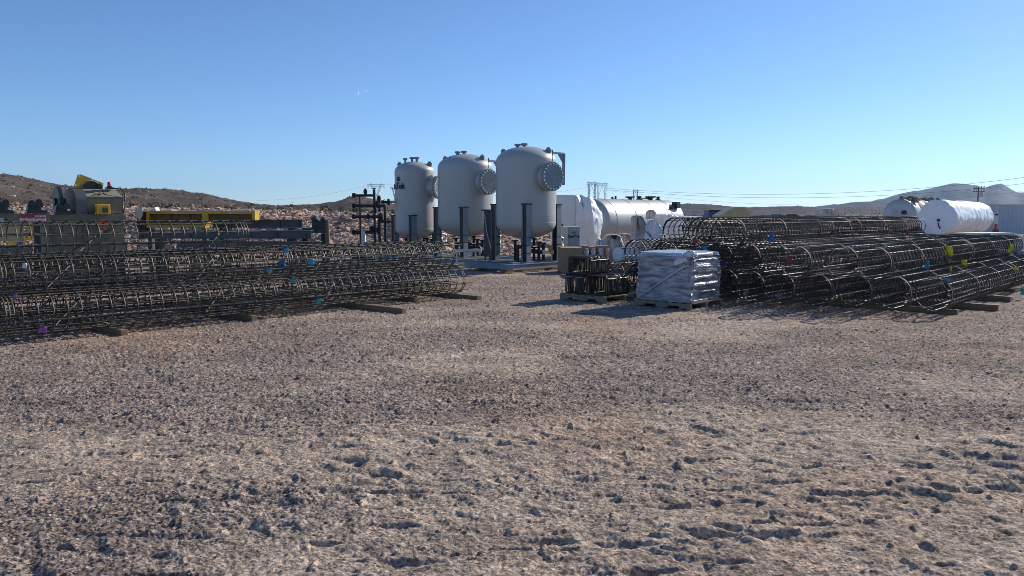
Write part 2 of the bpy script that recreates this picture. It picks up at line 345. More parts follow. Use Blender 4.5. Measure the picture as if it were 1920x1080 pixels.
def ground_mat():
    m = bpy.data.materials.new('gravelly dirt'); m.use_nodes = True; N = m.node_tree.nodes; L = m.node_tree.links; b = N['Principled BSDF']
    b.inputs['Roughness'].default_value = 0.95; b.inputs['Specular IOR Level'].default_value = 0.15
    tc = N.new('ShaderNodeTexCoord'); co = tc.outputs['Object']
    def tex(scale, detail=5, rough=0.6, sc=None):
        n = N.new('ShaderNodeTexNoise'); n.inputs['Scale'].default_value = scale; n.inputs['Detail'].default_value = detail; n.inputs['Roughness'].default_value = rough
        v = co
        if sc:
            mp = N.new('ShaderNodeMapping'); mp.inputs['Scale'].default_value = sc; L.new(co, mp.inputs['Vector']); v = mp.outputs['Vector']
        L.new(v, n.inputs['Vector']); return n.outputs['Fac']
    def ramp(f, a, b_, c0, c1):
        r = N.new('ShaderNodeValToRGB'); r.color_ramp.elements[0].position = a; r.color_ramp.elements[1].position = b_
        r.color_ramp.elements[0].color = (*c0, 1); r.color_ramp.elements[1].color = (*c1, 1); L.new(f, r.inputs['Fac']); return r.outputs['Color']
    def mix(f, a, b_, mode='MIX'):
        x = N.new('ShaderNodeMix'); x.data_type = 'RGBA'; x.blend_type = mode
        if isinstance(f, float): x.inputs[0].default_value = f
        else: L.new(f, x.inputs[0])
        for s, v in ((6, a), (7, b_)):
            if isinstance(v, tuple): x.inputs[s].default_value = (*v, 1)
            else: L.new(v, x.inputs[s])
        return x.outputs[2]
    at = N.new('ShaderNodeAttribute'); at.attribute_name = 'dust'; df = at.outputs['Fac']
    dustc = ramp(tex(1.3, 6, 0.62, (1, 1.6, 1)), 0.36, 0.64, (0.395, 0.320, 0.258), (0.575, 0.462, 0.362))
    gravc = ramp(tex(0.8, 6, 0.62, (1, 1.6, 1)), 0.36, 0.64, (0.262, 0.214, 0.186), (0.395, 0.325, 0.275))
    c = mix(df, gravc, dustc)
    red = ramp(tex(0.23, 4, 0.55), 0.50, 0.70, (1, 1, 1), (1.00, 0.86, 0.77)); c = mix(1.0, c, red, 'MULTIPLY')
    mid = ramp(tex(9, 6, 0.7), 0.34, 0.68, (0.72, 0.72, 0.73), (1.16, 1.15, 1.13)); c = mix(1.0, c, mid, 'MULTIPLY')
    inv = N.new('ShaderNodeMath'); inv.operation = 'MULTIPLY_ADD'; L.new(df, inv.inputs[0]); inv.inputs[1].default_value = -0.38; inv.inputs[2].default_value = 1.0
    vo = N.new('ShaderNodeTexVoronoi'); vo.inputs['Scale'].default_value = 62; L.new(co, vo.inputs['Vector'])
    sep = N.new('ShaderNodeSeparateColor'); L.new(vo.outputs['Color'], sep.inputs[0])
    peb = ramp(sep.outputs[0], 0.0, 1.0, (0.24, 0.23, 0.25), (1.78, 1.72, 1.64)); c = mix(inv.outputs[0], c, mix(1.0, c, peb, 'MULTIPLY'))
    vo2 = N.new('ShaderNodeTexVoronoi'); vo2.inputs['Scale'].default_value = 25; L.new(co, vo2.inputs['Vector'])
    sep2 = N.new('ShaderNodeSeparateColor'); L.new(vo2.outputs['Color'], sep2.inputs[0])
    peb2 = ramp(sep2.outputs[1], 0.05, 0.95, (0.46, 0.45, 0.47), (1.50, 1.46, 1.41)); c = mix(0.5, c, mix(1.0, c, peb2, 'MULTIPLY'))
    L.new(c, b.inputs['Base Color'])
    bp = N.new('ShaderNodeBump'); bp.inputs['Strength'].default_value = 0.9; bp.inputs['Distance'].default_value = 0.012
    L.new(tex(85, 4, 0.7), bp.inputs['Height'])
    bp2 = N.new('ShaderNodeBump'); bp2.inputs['Strength'].default_value = 0.7; bp2.inputs['Distance'].default_value = 0.05
    L.new(tex(14, 5, 0.7), bp2.inputs['Height']); L.new(bp2.outputs['Normal'], bp.inputs['Normal'])
    L.new(bp.outputs['Normal'], b.inputs['Normal'])
    return m
build_ground()

ICO_V = None
def ico():
    global ICO_V
    if ICO_V is None:
        bm = bmesh.new(); bmesh.ops.create_icosphere(bm, subdivisions=1, radius=1)
        ICO_V = (np.array([v.co[:] for v in bm.verts]), np.array([[v.index for v in f.verts] for f in bm.faces])); bm.free()
    return ICO_V
def fast_mesh(name, V, T, m, smooth=False):
    me = bpy.data.meshes.new(name); k = T.shape[1]
    me.vertices.add(len(V)); me.vertices.foreach_set('co', V.astype(np.float32).ravel())
    me.loops.add(T.size); me.loops.foreach_set('vertex_index', T.astype(np.int32).ravel())
    me.polygons.add(len(T)); me.polygons.foreach_set('loop_start', np.arange(0, T.size, k, dtype=np.int32)); me.polygons.foreach_set('loop_total', np.full(len(T), k, np.int32))
    me.update(calc_edges=True); me.polygons.foreach_set('use_smooth', np.full(len(T), smooth))
    o = bpy.data.objects.new(name, me); COL.objects.link(o); me.materials.append(m); return o
def stones(name, pos, size, m, flat=(0.45, 0.9), sink=0.25):
    V0, T0 = ico(); n = len(pos)
    sc = np.stack([RNG.uniform(.75, 1.3, n), RNG.uniform(.75, 1.3, n), RNG.uniform(*flat, n)], 1) * size[:, None]
    jit = 1 + RNG.uniform(-.28, .28, (n, len(V0), 1)); v = V0[None] * jit * sc[:, None, :]
    a = RNG.uniform(0, 6.283, n); b = RNG.uniform(-.5, .5, n)
    x, y, z = v[..., 0], v[..., 1], v[..., 2]
    x, z = x * np.cos(b)[:, None] - z * np.sin(b)[:, None], x * np.sin(b)[:, None] + z * np.cos(b)[:, None]
    x, y = x * np.cos(a)[:, None] - y * np.sin(a)[:, None], x * np.sin(a)[:, None] + y * np.cos(a)[:, None]
    v = np.stack([x, y, z], -1) + pos[:, None, :]; v[..., 2] += (size * (0.5 - sink))[:, None] * 0.6
    T = T0[None] + (np.arange(n) * len(V0))[:, None, None]
    return fast_mesh(name, v.reshape(-1, 3), T.reshape(-1, 3), m)
M['pebble'] = mat('loose pebbles', (0.40, 0.335, 0.275), 0.9, var=0.3, vscale=12, island=0.5, spec=0.2)
M['rubble'] = mat('reddish rubble', (0.56, 0.385, 0.285), 0.9, var=0.42, vscale=3, island=0.55, spec=0.2)
n = 75000
rr = 2.4 * (30 / 2.4) ** (RNG.random(n) ** 0.8); aa = RNG.uniform(-R(46), R(46), n)
px_, py_ = rr * np.sin(aa), rr * np.cos(aa)
keep = RNG.random(n) > 0.15 + 0.75 * dustiness(px_, py_); px_, py_, rr = px_[keep], py_[keep], rr[keep]
sz = np.exp(RNG.normal(math.log(0.0045), 0.55, len(px_))) * np.interp(rr, [3, 6, 12, 30], [0.75, 0.9, 1.3, 1.9]); sz = np.clip(sz, 0.0025, np.interp(rr, [3, 6, 12, 30], [.016, .018, .026, .035]))
tag(stones('loose_gravel', np.stack([px_, py_, ground_h(px_, py_)], 1), sz, M['pebble'], flat=(.4, .85)), 'loose grey brown pebbles scattered over the dirt yard', 'gravel', kind='stuff')

# ================================================================== TERRAIN BEHIND THE YARD
M['scrub_hill'] = mat('scrubby desert slope', (0.135, 0.103, 0.080), 0.95, col2=(0.07, 0.055, 0.045), vscale=0.06, spec=0.1)
M['dark_hill'] = mat('dark desert hill', (0.085, 0.070, 0.065), 0.95, col2=(0.05, 0.042, 0.04), vscale=0.03, spec=0.1)
M['far_hill'] = mat('far mountain rock', (0.060, 0.052, 0.050), 0.95, col2=(0.045, 0.04, 0.04), vscale=0.004, spec=0.1)
M['bank'] = mat('reddish bank', (0.52, 0.385, 0.305), 0.95, var=0.35, vscale=1.3, bump=0.15, bscale=3, spec=0.1)
M['plain'] = mat('pale desert plain', (0.34, 0.265, 0.20), 0.95, col2=(0.20, 0.155, 0.12), vscale=0.12, spec=0.1)

def ridge(name, m, D, front, back, sil, rough, nx=160, ny=50, seed=0, base=-1.0, label=None):
    """A hill seen end on: silhouette points (photo x, y) at distance D, sloping off over front and back metres."""
    xs = np.array([p[0] for p in sil], float); ys = np.array([p[1] for p in sil], float)
    az = np.array([math.atan2(ray(x, y)[0], ray(x, y)[1]) for x, y in sil])
    hz = np.array([D * ray(x, y)[2] / math.hypot(ray(x, y)[0], ray(x, y)[1]) + H0 for x, y in sil])
    a = np.linspace(az[0], az[-1], nx); h = np.interp(a, az, hz)
    k = np.hanning(7); k /= k.sum(); h = np.convolve(np.pad(h, 3, mode='edge'), k, 'valid')
    t = np.linspace(-1, 1, ny); A, T = np.meshgrid(a, t); Hh = np.tile(h, (ny, 1))
    RR = D + np.where(T < 0, T * front, T * back)
    prof = np.where(T < 0, np.cos(np.clip(-T, 0, 1) * math.pi / 2) ** 1.3, np.cos(T * math.pi / 2) ** 1.5)
    X = RR * np.sin(A); Y = RR * np.cos(A)
    gul = fbm(X, Y, rough * 18, 4, seed)
    Z = base + (Hh - base) * prof * (1 + 0.55 * gul * (1 - prof) ** 0.5) + rough * fbm(X, Y, rough * 5, 4, seed + 3) * (0.35 + 0.65 * prof) * 0.8
    n, mm = T.shape; i = np.arange(n - 1)[:, None]; j = np.arange(mm - 1)[None, :]
    Q = np.stack([i * mm + j, i * mm + j + 1, (i + 1) * mm + j + 1, (i + 1) * mm + j], -1).reshape(-1, 4)
    o = fast_mesh(name, np.stack([X, Y, Z], -1).reshape(-1, 3), Q, m, True); tag(o, kind='structure')
    return X, Y, Z

SCRUB = []
def scatter_on(grid, n, size, hmin=-9):
    X, Y, Z = grid; idx = RNG.integers(0, X.size, n); jit = (np.abs(X[0, 1] - X[0, 0]) + 1.0)
    p = np.stack([X.ravel()[idx], Y.ravel()[idx], Z.ravel()[idx]], 1)
    SCRUB.append((p, RNG.uniform(*size, n)))
hl = ridge('desert_hill', M['scrub_hill'], 300, 190, 200, [(-420, 375), (-250, 345), (-120, 326), (-40, 325), (10, 331), (60, 340), (110, 352), (170, 358), (240, 366), (300, 374), (360, 382), (420, 390), (480, 398)], 2.0, seed=40)
hm = ridge('desert_hill', M['scrub_hill'], 420, 260, 220, [(60, 398), (120, 382), (180, 366), (225, 358), (270, 354), (320, 359), (370, 366), (420, 374), (460, 382), (500, 387), (540, 389), (580, 392), (630, 398)], 2.2, seed=50)
hr = ridge('desert_hill', M['scrub_hill'], 520, 300, 240, [(470, 398), (520, 387), (560, 385), (600, 384), (630, 380), (655, 373), (672, 371), (690, 374), (715, 380), (745, 387), (790, 390), (850, 391), (950, 393), (1060, 396)], 2.4, seed=60)
hd = ridge('desert_hill', M['dark_hill'], 1500, 700, 500, [(1100, 398), (1180, 390), (1240, 387), (1290, 385), (1330, 386), (1370, 390), (1430, 389), (1500, 389), (1560, 391), (1640, 391), (1760, 390), (1900, 390), (2100, 392), (2300, 397)], 6, seed=70)
ridge('distant_hill', M['far_hill'], 3600, 1400, 900, [(1380, 397), (1460, 392), (1520, 389), (1570, 384), (1610, 380), (1640, 379), (1680, 380), (1720, 386), (1780, 391), (1860, 394), (1960, 397)], 7, seed=80)
ridge('distant_mountain', M['far_hill'], 6500, 2200, 1500, [(1500, 398), (1560, 391), (1620, 382), (1660, 373), (1690, 364), (1720, 359), (1750, 355), (1772, 348), (1790, 346), (1815, 346.5), (1832, 348), (1838, 350), (1846, 354), (1852, 351), (1862, 346.5), (1874, 344.5), (1881, 345), (1888, 351), (1897, 358), (1907, 363), (1925, 363), (1980, 362), (2060, 366), (2150, 372), (2300, 384), (2450, 396)], 9, seed=90, nx=260)

# the reddish rubble bank along the back of the yard, and the brushy ground on top of it
def bank_crest(x): return np.interp(x, [-60, -22, -16, -12, -8, -5.2, -3.5, -1, 3], [2.15, 2.1, 1.95, 1.85, 1.72, 1.60, 1.45, 0.7, 0.05])
def bank_h(x, y):
    foot = 32.5 + 1.2 * vnoise(x / 3, y * 0, 5); t = np.clip((y - foot) / 7.0, 0, 1)
    h = bank_crest(x) * smooth01(t) + 0.22 * fbm(x, y, 1.6, 3, 6) * np.minimum(1, t * 4)
    far = np.clip((y - 41) / 160, 0, 1); h = h * (1 - 0.35 * far) + far * 1.3 * (x < 8) - 0.05 * (t <= 0)
    return h
xs = np.concatenate([np.linspace(-110, -30, 60, endpoint=False), np.linspace(-30, 4, 230)]); ys = np.concatenate([np.linspace(31.5, 41, 60), np.geomspace(41.4, 230, 50)])
X, Y = np.meshgrid(xs, ys); fan = 1 + np.clip((Y - 41) / 60, 0, 3); X = X * fan
Z = bank_h(X / fan, Y); nn, mm = X.shape; i = np.arange(nn - 1)[:, None]; j = np.arange(mm - 1)[None, :]
Q = np.stack([i * mm + j, i * mm + j + 1, (i + 1) * mm + j + 1, (i + 1) * mm + j], -1).reshape(-1, 4)
tag(fast_mesh('rubble_bank', np.stack([X, Y, Z], -1).reshape(-1, 3), Q, M['bank'], True), kind='structure')
n = 26000; bx = RNG.uniform(-36, 0.5, n); by = 32.6 + RNG.random(n) ** 0.9 * 9.0
sz = np.clip(np.exp(RNG.normal(math.log(0.055), 0.5, n)), 0.025, 0.24)
tag(stones('bank_rubble', np.stack([bx, by, bank_h(bx, by)], 1), sz, M['rubble'], flat=(.35, .8), sink=.42), 'broken reddish brown rocks covering the bank behind the yard', 'rubble', kind='stuff')
# desert scrub
g = (X[60:], Y[60:], Z[60:]); scatter_on(g, 1000, (0.2, 0.5))
scatter_on(hl, 2200, (0.2, 0.6)); scatter_on(hm, 1500, (0.25, 0.75)); scatter_on(hr, 1200, (0.3, 0.8)); scatter_on(hd, 1500, (0.6, 1.6))
gx = RNG.uniform(4, 190, 2200); gy = RNG.uniform(85, 500, 2200); SCRUB.append((np.stack([gx, gy, gx * 0], 1), RNG.uniform(0.4, 1.3, 2200)))
def scrub():
    pos = np.concatenate([p for p, s in SCRUB]); size = np.concatenate([s for p, s in SCRUB]); n = len(pos); K = 16
    c = RNG.normal(0, 0.42, (n, K, 1, 3)); c[..., 2] = np.abs(c[..., 2]) * 0.75 + 0.08
    tri = RNG.normal(0, 0.26, (n, K, 3, 3)); v = (c + tri) * size[:, None, None, None] + pos[:, None, None, :]
    T = np.arange(n * K * 3).reshape(-1, 3)
    return fast_mesh('desert_scrub', v.reshape(-1, 3), T, M['scrub'])
M['scrub'] = mat('dry scrub', (0.24, 0.20, 0.13), 0.9, col2=(0.12, 0.10, 0.065), vscale=0.3, island=0.4, spec=0.1)
tag(scrub(), 'low dry desert scrub dotted over the slopes behind the yard', 'scrub', kind='stuff')
M['pale_rock'] = mat('pale boulders', (0.52, 0.45, 0.37), 0.9, var=0.3, vscale=1, island=0.3, spec=0.2)
pp = []; ss = []
for gg, nn, s in ((hl, 900, (0.10, 0.38)), (hm, 600, (0.12, 0.45)), (g, 1500, (0.08, 0.22))):
    Xg, Yg, Zg = gg; idx = RNG.integers(0, Xg.size, nn); pp.append(np.stack([Xg.ravel()[idx], Yg.ravel()[idx], Zg.ravel()[idx]], 1)); ss.append(RNG.uniform(*s, nn))
tag(stones('hillside_boulders', np.concatenate(pp), np.concatenate(ss), M['pale_rock'], flat=(.4, .8)), 'pale boulders strewn over the left hillside', 'boulders', kind='stuff')

# ================================================================== TRANSMISSION TOWERS AND WIRES
def lattice_tower(loc, h, w, label, yaw, arms=2, r=0.12, style='twin'):
    t = thing('transmission_tower', loc, label, 'transmission tower', yaw, 'transmission towers on the skyline')
    T = Matrix.LocRotScale(Vector(loc), Matrix.Rotation(yaw, 3, 'Z').to_quaternion(), None)
    def q(x, y, z): return T @ Vector((x, y, z))
    b = MB()
    def mast(x0, x1, wb, wt, z0, z1, k):
        for i in range(k):
            f0, f1 = i / k, (i + 1) / k
            def cs(f):
                xc = x0 + (x1 - x0) * f; ww = (wb + (wt - wb) * f) / 2; z = z0 + (z1 - z0) * f
                return [q(xc + sx * ww, sy * ww, z) for sx, sy in ((-1, -1), (1, -1), (1, 1), (-1, 1))]
            A, B = cs(f0), cs(f1)
            for c in range(4):
                b.rod(A[c], B[c], r, 5); b.rod(B[c], B[(c + 1) % 4], r * .7, 4)
                b.rod(A[c], B[(c + 1) % 4], r * .7, 4); b.rod(A[(c + 1) % 4], B[c], r * .7, 4)
    if style == 'window':                    # waist tower: splayed legs, a V above, a long bridge beam
        mast(0, 0, w * .42, w * .12, 0, h * .62, 7)
        mast(-w * .04, -w * .26, w * .10, w * .09, h * .62, h * .92, 4); mast(w * .04, w * .26, w * .10, w * .09, h * .62, h * .92, 4)
    else:                                    # two masts joined by a bridge beam
        mast(-w * .30, -w * .30, w * .16, w * .12, 0, h * .90, 9); mast(w * .30, w * .30, w * .16, w * .12, 0, h * .90, 9)
        for s in (-1, 1): b.rod(q(s * w * .30, 0, h * .55), q(0, 0, h * .88), r, 5)
    b.build('mast', M['tower'], t)
    a = MB(); y0 = w * .05
    for sy in (-y0, y0):
        for z in (h * .90, h * .95): a.rod(q(-w / 2, sy, z), q(w / 2, sy, z), r, 5)
    for i in range(12):
        x0, x1 = -w / 2 + w * i / 12, -w / 2 + w * (i + 1) / 12
        for sy in (-y0, y0): a.rod(q(x0, sy, h * (.90 if i % 2 else .95)), q(x1, sy, h * (.95 if i % 2 else .90)), r * .7, 4)
    a.build('crossarm', M['tower'], t)
    for s in (-1, 1):
        pk = MB()
        for sx in (-.05, .05): pk.rod(q(s * w * .30 + sx * w, 0, h * .95), q(s * w * .30, 0, h), r * .8, 4)
        pk.build('peak', M['tower'], t)
    for x in (-.46, 0, .46):
        st = MB(); st.tube([q(x * w - .06 * w, 0, h * .90), q(x * w, 0, h * .83), q(x * w + .06 * w, 0, h * .90)], r * .7, 4)
        st.build('insulator', M['tower'], t)
    return t
def ground_at(x, Y): p = P(x, 401, Y); return Vector((p.x, Y, -0.5))
lattice_tower(ground_at(1109, 690), 690 * 66 / F, 690 * 19 / F, 'left tower of the adjoining lattice pair above the white wrapped box', R(8))
lattice_tower(ground_at(1128, 700), 700 * 64 / F, 700 * 22 / F, 'right tower of the adjoining lattice pair, where the wires leave it', R(-6))
lattice_tower(ground_at(1191, 1500), 1500 * 49 / F, 1500 * 11 / F, 'small far lattice tower standing behind the silver tank', R(5), r=0.2)
lattice_tower(ground_at(706, 720), 720 * 62 / F, 720 * 32 / F, 'wide armed lattice tower above the black pipe manifold', R(10), style='window')
lattice_tower(ground_at(741, 900), 900 * 56 / F, 900 * 17 / F, 'lattice tower partly hidden by the left edge of the smallest vessel', R(20), style='window')
def wire(pts, Y0, Y1, r, label):
    """A hanging conductor through photo points, its depth running from Y0 to Y1."""
    xs = [p[0] for p in pts]; c = np.polyfit(xs, [p[1] for p in pts], 2); q = []
    for i in range(41):
        x = xs[0] + (xs[-1] - xs[0]) * i / 40; q.append(P(x, np.polyval(c, x), Y0 + (Y1 - Y0) * i / 40))
    o = MB().tube(q, r, 5).build('power_line', M['wire'], loc=q[0]); tag(o, label, 'power line', 'power lines')
wire([(1137, 352), (1420, 366.5), (1600, 360), (1920, 331), (2100, 306)], 690, 420, 0.10, 'highest wire hanging from the paired towers across the right sky')
wire([(1137, 354), (1300, 368), (1430, 373), (1600, 369), (1750, 359), (1920, 342), (2100, 320)], 690, 430, 0.10, 'lower wire hanging just under the highest one at right')
wire([(1137, 357), (1260, 370), (1440, 383), (1600, 384), (1800, 372), (1920, 358)], 720, 460, 0.055, 'faint lowest wire dipping towards the dark hill at right')
wire([(700, 345), (600, 366), (480, 376)], 720, 900, 0.07, 'faint wire running left from the wide armed tower')
wire([(722, 345), (860, 362), (1000, 366), (1104, 350)], 720, 690, 0.06, 'faint wire strung behind the vessels between the towers')
# wooden pole far right
def utility_pole():
    Y = 170; base = P(1832, 401, Y); base.z = 0; top = P(1832, 350, Y).z
    t = thing('utility_pole', base, 'dark utility pole with crossarms behind the white wrapped tank', 'utility pole')
    b = MB(); b.tube([base, (base.x, Y, top)], [0.17, 0.11], 10); b.build('shaft', M['pole'], t, 40)
    for dz, w in ((0.35, 1.35), (1.1, 1.35)):
        b = MB(); b.bar((base.x - w * .9, Y - .2, top - dz), (base.x + w * .9, Y - .2, top - dz), 0.15); c = b.build('crossarm', M['pole'], t)
        for x in (-.8, -.4, .4, .8):
            b = MB(); b.disc((base.x + x * w, Y - .2, top - dz + .1), (base.x + x * w, Y - .2, top - dz + .5), 0.12, 8); b.build('insulator', M['galv'], c)
    b = MB(); b.lathe([(0.35, 0), (0.38, .3), (0.38, 1.0), (0.3, 1.1)], (base.x + .5, Y - .4, top - 2.3), seg=12); b.build('transformer', M['galv'], t, 30)
utility_pole()
# two vapour trails, high and far
def trail(a, b, label):
    pts = [P(a[0] + (b[0] - a[0]) * i / 6, a[1] + (b[1] - a[1]) * i / 6, 9000 + 900 * i / 6) for i in range(7)]
    o = MB().tube(pts, [.4, 1.2, 1.7, 2, 2, 1.6, .6], 6).build('vapour_trail', M['trail'], loc=pts[0], smooth=60); tag(o, label, 'vapour trail')
M['trail'] = mat('vapour', (0.95, 0.95, 0.97), 1.0, spec=0)
trail((670.5, 182), (673.5, 168), 'left short white vapour trail, nearly upright, in the blue sky')
trail((684, 173), (690, 167.5), 'right short white vapour trail, slanting, in the blue sky')

# ================================================================== REBAR CAGES
M['rebar_band'] = mat('dull band steel', (0.07, 0.058, 0.05), 0.7, 0.1, var=0.4, vscale=6)
M['tie'] = mat('rebar tie steel', (0.175, 0.150, 0.125), 0.7, 0.05, col2=(0.09, 0.07, 0.055), vscale=5, spec=0.4)
CAGES = []                                   # (end, end, radius) of every cage, to hang tags on
def cage_prototype(L, r, nbars, pitch, spiral, m, seed, bar_r, tie_r, braces):
    """A cage along local x, lying with its underside at z = 0."""
    rnd = random.Random(seed)
    t = bpy.data.objects.new('rebar_cage', None); t.empty_display_size = 0.2; COL.objects.link(t)
    for i in range(nbars):
        a = 2 * math.pi * i / nbars + rnd.uniform(-.06, .06) + 0.3; x0 = -L / 2 - rnd.uniform(-.05, .16); x1 = L / 2 + rnd.uniform(-.05, .16)
        rr = r - tie_r - bar_r; w = rnd.uniform(.0, .010); ph = rnd.uniform(0, 6)
        pts = [(x0 + (x1 - x0) * k / 10, (rr + w * math.sin(ph + k)) * math.cos(a), r + (rr + w * math.cos(ph + k * .8)) * math.sin(a)) for k in range(11)]
        MB().tube(pts, bar_r, 6).build('longitudinal_bar', m, t, 60)
    if spiral:
        n = int(L * .96 / pitch); seg = 18; pts = []
        for k in range(n * seg + 1):
            a = 2 * math.pi * k / seg; jx = 0.012 * math.sin(k * .013 + seed); f = 1 + 0.012 * math.sin(k * .05 + seed * 2)
            pts.append((-L * .48 + k * pitch / seg + jx, f * (r - tie_r) * math.cos(a), r + f * (r - tie_r) * math.sin(a)))
        MB().tube(pts, tie_r, 4, caps=False).build('spiral_tie', M['tie'], t, 60)
        for x in (-L * .485, -L * .16, L * .16, L * .485):
            b = MB(); q = [(x, (r - .004) * math.cos(2 * math.pi * k / 28), r + (r - .004) * math.sin(2 * math.pi * k / 28)) for k in range(28)]
            q2 = [(x + .05, y, z) for _, y, z in q]; V = q + q2; n2 = 28
            b.add(V, [[k, (k + 1) % n2, n2 + (k + 1) % n2, n2 + k] for k in range(n2)]); o = b.build('stiffener_band', M['rebar_band'], t, 60)
            md = o.modifiers.new('thickness', 'SOLIDIFY'); md.thickness = 0.008
    else:
        n = int(round(L * .94 / pitch)); xs = [-L * .47 + pitch * k + rnd.uniform(-.012, .012) for k in range(n + 1)]
        xs += [-L * .47 + .05, -L * .47 + .10, L * .47 - .05, L * .47 - .10]
        q = [(0, (r - tie_r) * math.cos(2 * math.pi * k / 26), r + (r - tie_r) * math.sin(2 * math.pi * k / 26)) for k in range(26)]
        h0 = MB().tube(q, tie_r, 5, closed=True).build('hoop_tie', m, t, 60)
        for k, x in enumerate(xs):
            h = h0 if k == 0 else h0.copy()
            if k: COL.objects.link(h); h.parent = t
            h.location = (x, 0, 0)
    for x in braces:
        for s in (-1, 1):
            MB().rod((x - .25, s * r * .62, r - .62 * r), (x + .25, -s * r * .62, r + .62 * r), bar_r * .8, 6).build('cross_brace', m, t)
    return t
def put_cage(proto, first, u0, u1, v, z, label, group, r, L):
    o = proto if first else copy_tree(proto)
    jr = random.uniform(-.006, .006); um = (u0 + u1) / 2
    o.location = W(um, v, z); o.rotation_euler = (random.uniform(-.02, .02) * 0, 0, YROT + jr)
    tag(o, label, 'rebar cage', group)
    c = W(um, v, z + r); d = Vector((math.cos(YROT + jr), math.sin(YROT + jr), 0)); CAGES.append((c - d * L / 2, c + d * L / 2, r))
    return o
GL, GR = 'loosely tied rebar cages stacked at left', 'densely tied rebar cages stacked at right'
LP = [cage_prototype(4.34, .29, 10, .19, False, M['rebar'], 3, .0125, .0095, (-1.2, 1.0)), cage_prototype(4.34, .29, 10, .185, False, M['rebar'], 5, .0125, .0095, (-.4, 1.6))]
used = [True, True]
rows = ['front', 'second', 'third', 'rearmost']
k = 0
for half, um in (('near left', 4.80), ('far right', 9.22)):
    for tier, (word, vs) in enumerate((('bottom', (-12.3, -12.9, -13.5, -14.1)), ('middle', (-12.6, -13.2, -13.8)), ('top', (-12.92,)))):
        if tier == 2 and half == 'far right': continue
        for i, v in enumerate(vs):
            p = k % 2; k += 1; off = random.uniform(-.10, .10) if i else 0.0
            if tier == 2: off = -.22; lab = 'lone loosely tied rebar cage on the very top of the left stack'
            else:
                tw = word if half == 'near left' else {'bottom': 'bottom', 'middle': 'upper'}[word]
                wh = rows[i] if i < len(vs) - 1 else 'rearmost'
                lab = f'loosely tied rebar cage, {wh} of the {tw} tier, {half} half of left stack'
            put_cage(LP[p], used[p], um - 2.17 + off, um + 2.17 + off, v + random.uniform(-.01, .01), .095 + .515 * tier, lab, GL, .29, 4.34); used[p] = False
RPROTO = [cage_prototype(5.9, .30, 9, .21, True, M['rebar_dark'], 13, .0115, .0120, (-2.0, -.6, 1.3)),
          cage_prototype(5.9, .30, 9, .15, True, M['rebar_dark'], 17, .0115, .0110, (-1.4, .9)),
          cage_prototype(5.9, .30, 9, .19, True, M['rebar_dark'], 19, .0120, .0115, (-2.2, 0, 1.7))]
used = [True] * 3
for half, um0 in (('near', 17.0), ('far', 23.1)):
    for tier, (word, v0, cnt) in enumerate((('bottom', -10.6, 12), ('middle', -10.3, 10), ('top', -10.0, 5))):
        for i in range(cnt):
            v = v0 + .61 * i; um = um0 + 0.25 * tier + random.uniform(-.22, .22)
            if half == 'near':
                um += -0.25 + 0.55 * max(0, (v + 6.2) / 1.2) if v > -6.2 else 0.0
                if v < -9.5: um += .5 + .5 * tier
            if tier == 2 and i < 3: um += 0.75
            if tier == 1 and i == 0: um -= 0.3
            p = 2 if i == 0 else random.choice((0, 0, 1)); place = 'leftmost' if i == 0 else ('rightmost' if i == cnt - 1 else ORD[i] + ' from the left')
            lab = f'dense rusty rebar cage, {place} in {word} tier, {half} end of right pile'
            put_cage(RPROTO[p], used[p], um - 2.95, um + 2.95, v, .09 + .517 * tier, lab, GR, .30, 5.9); used[p] = False
for p in range(3):
    if used[p]: print('unused prototype', p)

# timbers under the stacks
def timber(a, b, w, h, label, group, m='lumber'):
    a = Vector(a); b = Vector(b); d = b - a; yaw = math.atan2(d.y, d.x)
    o = MB().box((0, 0, 0), (d.length, w, h)).build('timber', M[m])
    bv = o.modifiers.new('worn', 'BEVEL'); bv.width = 0.006; bv.segments = 1
    o.location = (a + b) / 2 + Vector((0, 0, h / 2 - .005)); o.rotation_euler = (0, 0, yaw); return tag(o, label, 'timber', group)
GT = 'timbers carrying the rebar stacks'
timber(W(8.45, -14.5), W(8.70, -10.95), .10, .095, 'long sawn timber with its pale end sticking far out before the left stack', GT)
timber(W(11.0, -14.5), W(11.18, -11.55), .14, .09, 'wide dark timber poking out at the far right end of the left stack', GT)
timber(W(6.22, -14.5), W(6.33, -12.0), .10, .095, 'timber with a yellowish end showing midway along the left stack', GT)
timber(W(4.12, -14.5), W(4.22, -11.92), .10, .095, 'timber block end showing under the left stack nearest the camera', GT)
timber(W(10.0, -14.4), W(10.05, -12.25), .10, .095, 'timber hidden in shade under the far half of the left stack', GT)
timber(W(15.4, -10.9), W(15.4, -3.6), .10, .095, 'timber lying across beneath the near ends of the right pile', GT)
timber(W(16.45, -5.6), W(16.52, -3.2), .13, .12, 'thick brown timber ending in the open at the front of the right pile', GT)
timber(W(18.35, -6.5), W(18.4, -3.35), .13, .12, 'thick dark timber behind the front one at right of the right pile', GT)
timber(W(20.6, -10.9), W(20.7, -3.7), .10, .095, 'timber across the middle of the right pile', GT)
timber(W(25.0, -10.9), W(25.1, -3.9), .10, .095, 'timber beneath the far ends of the right pile', GT)

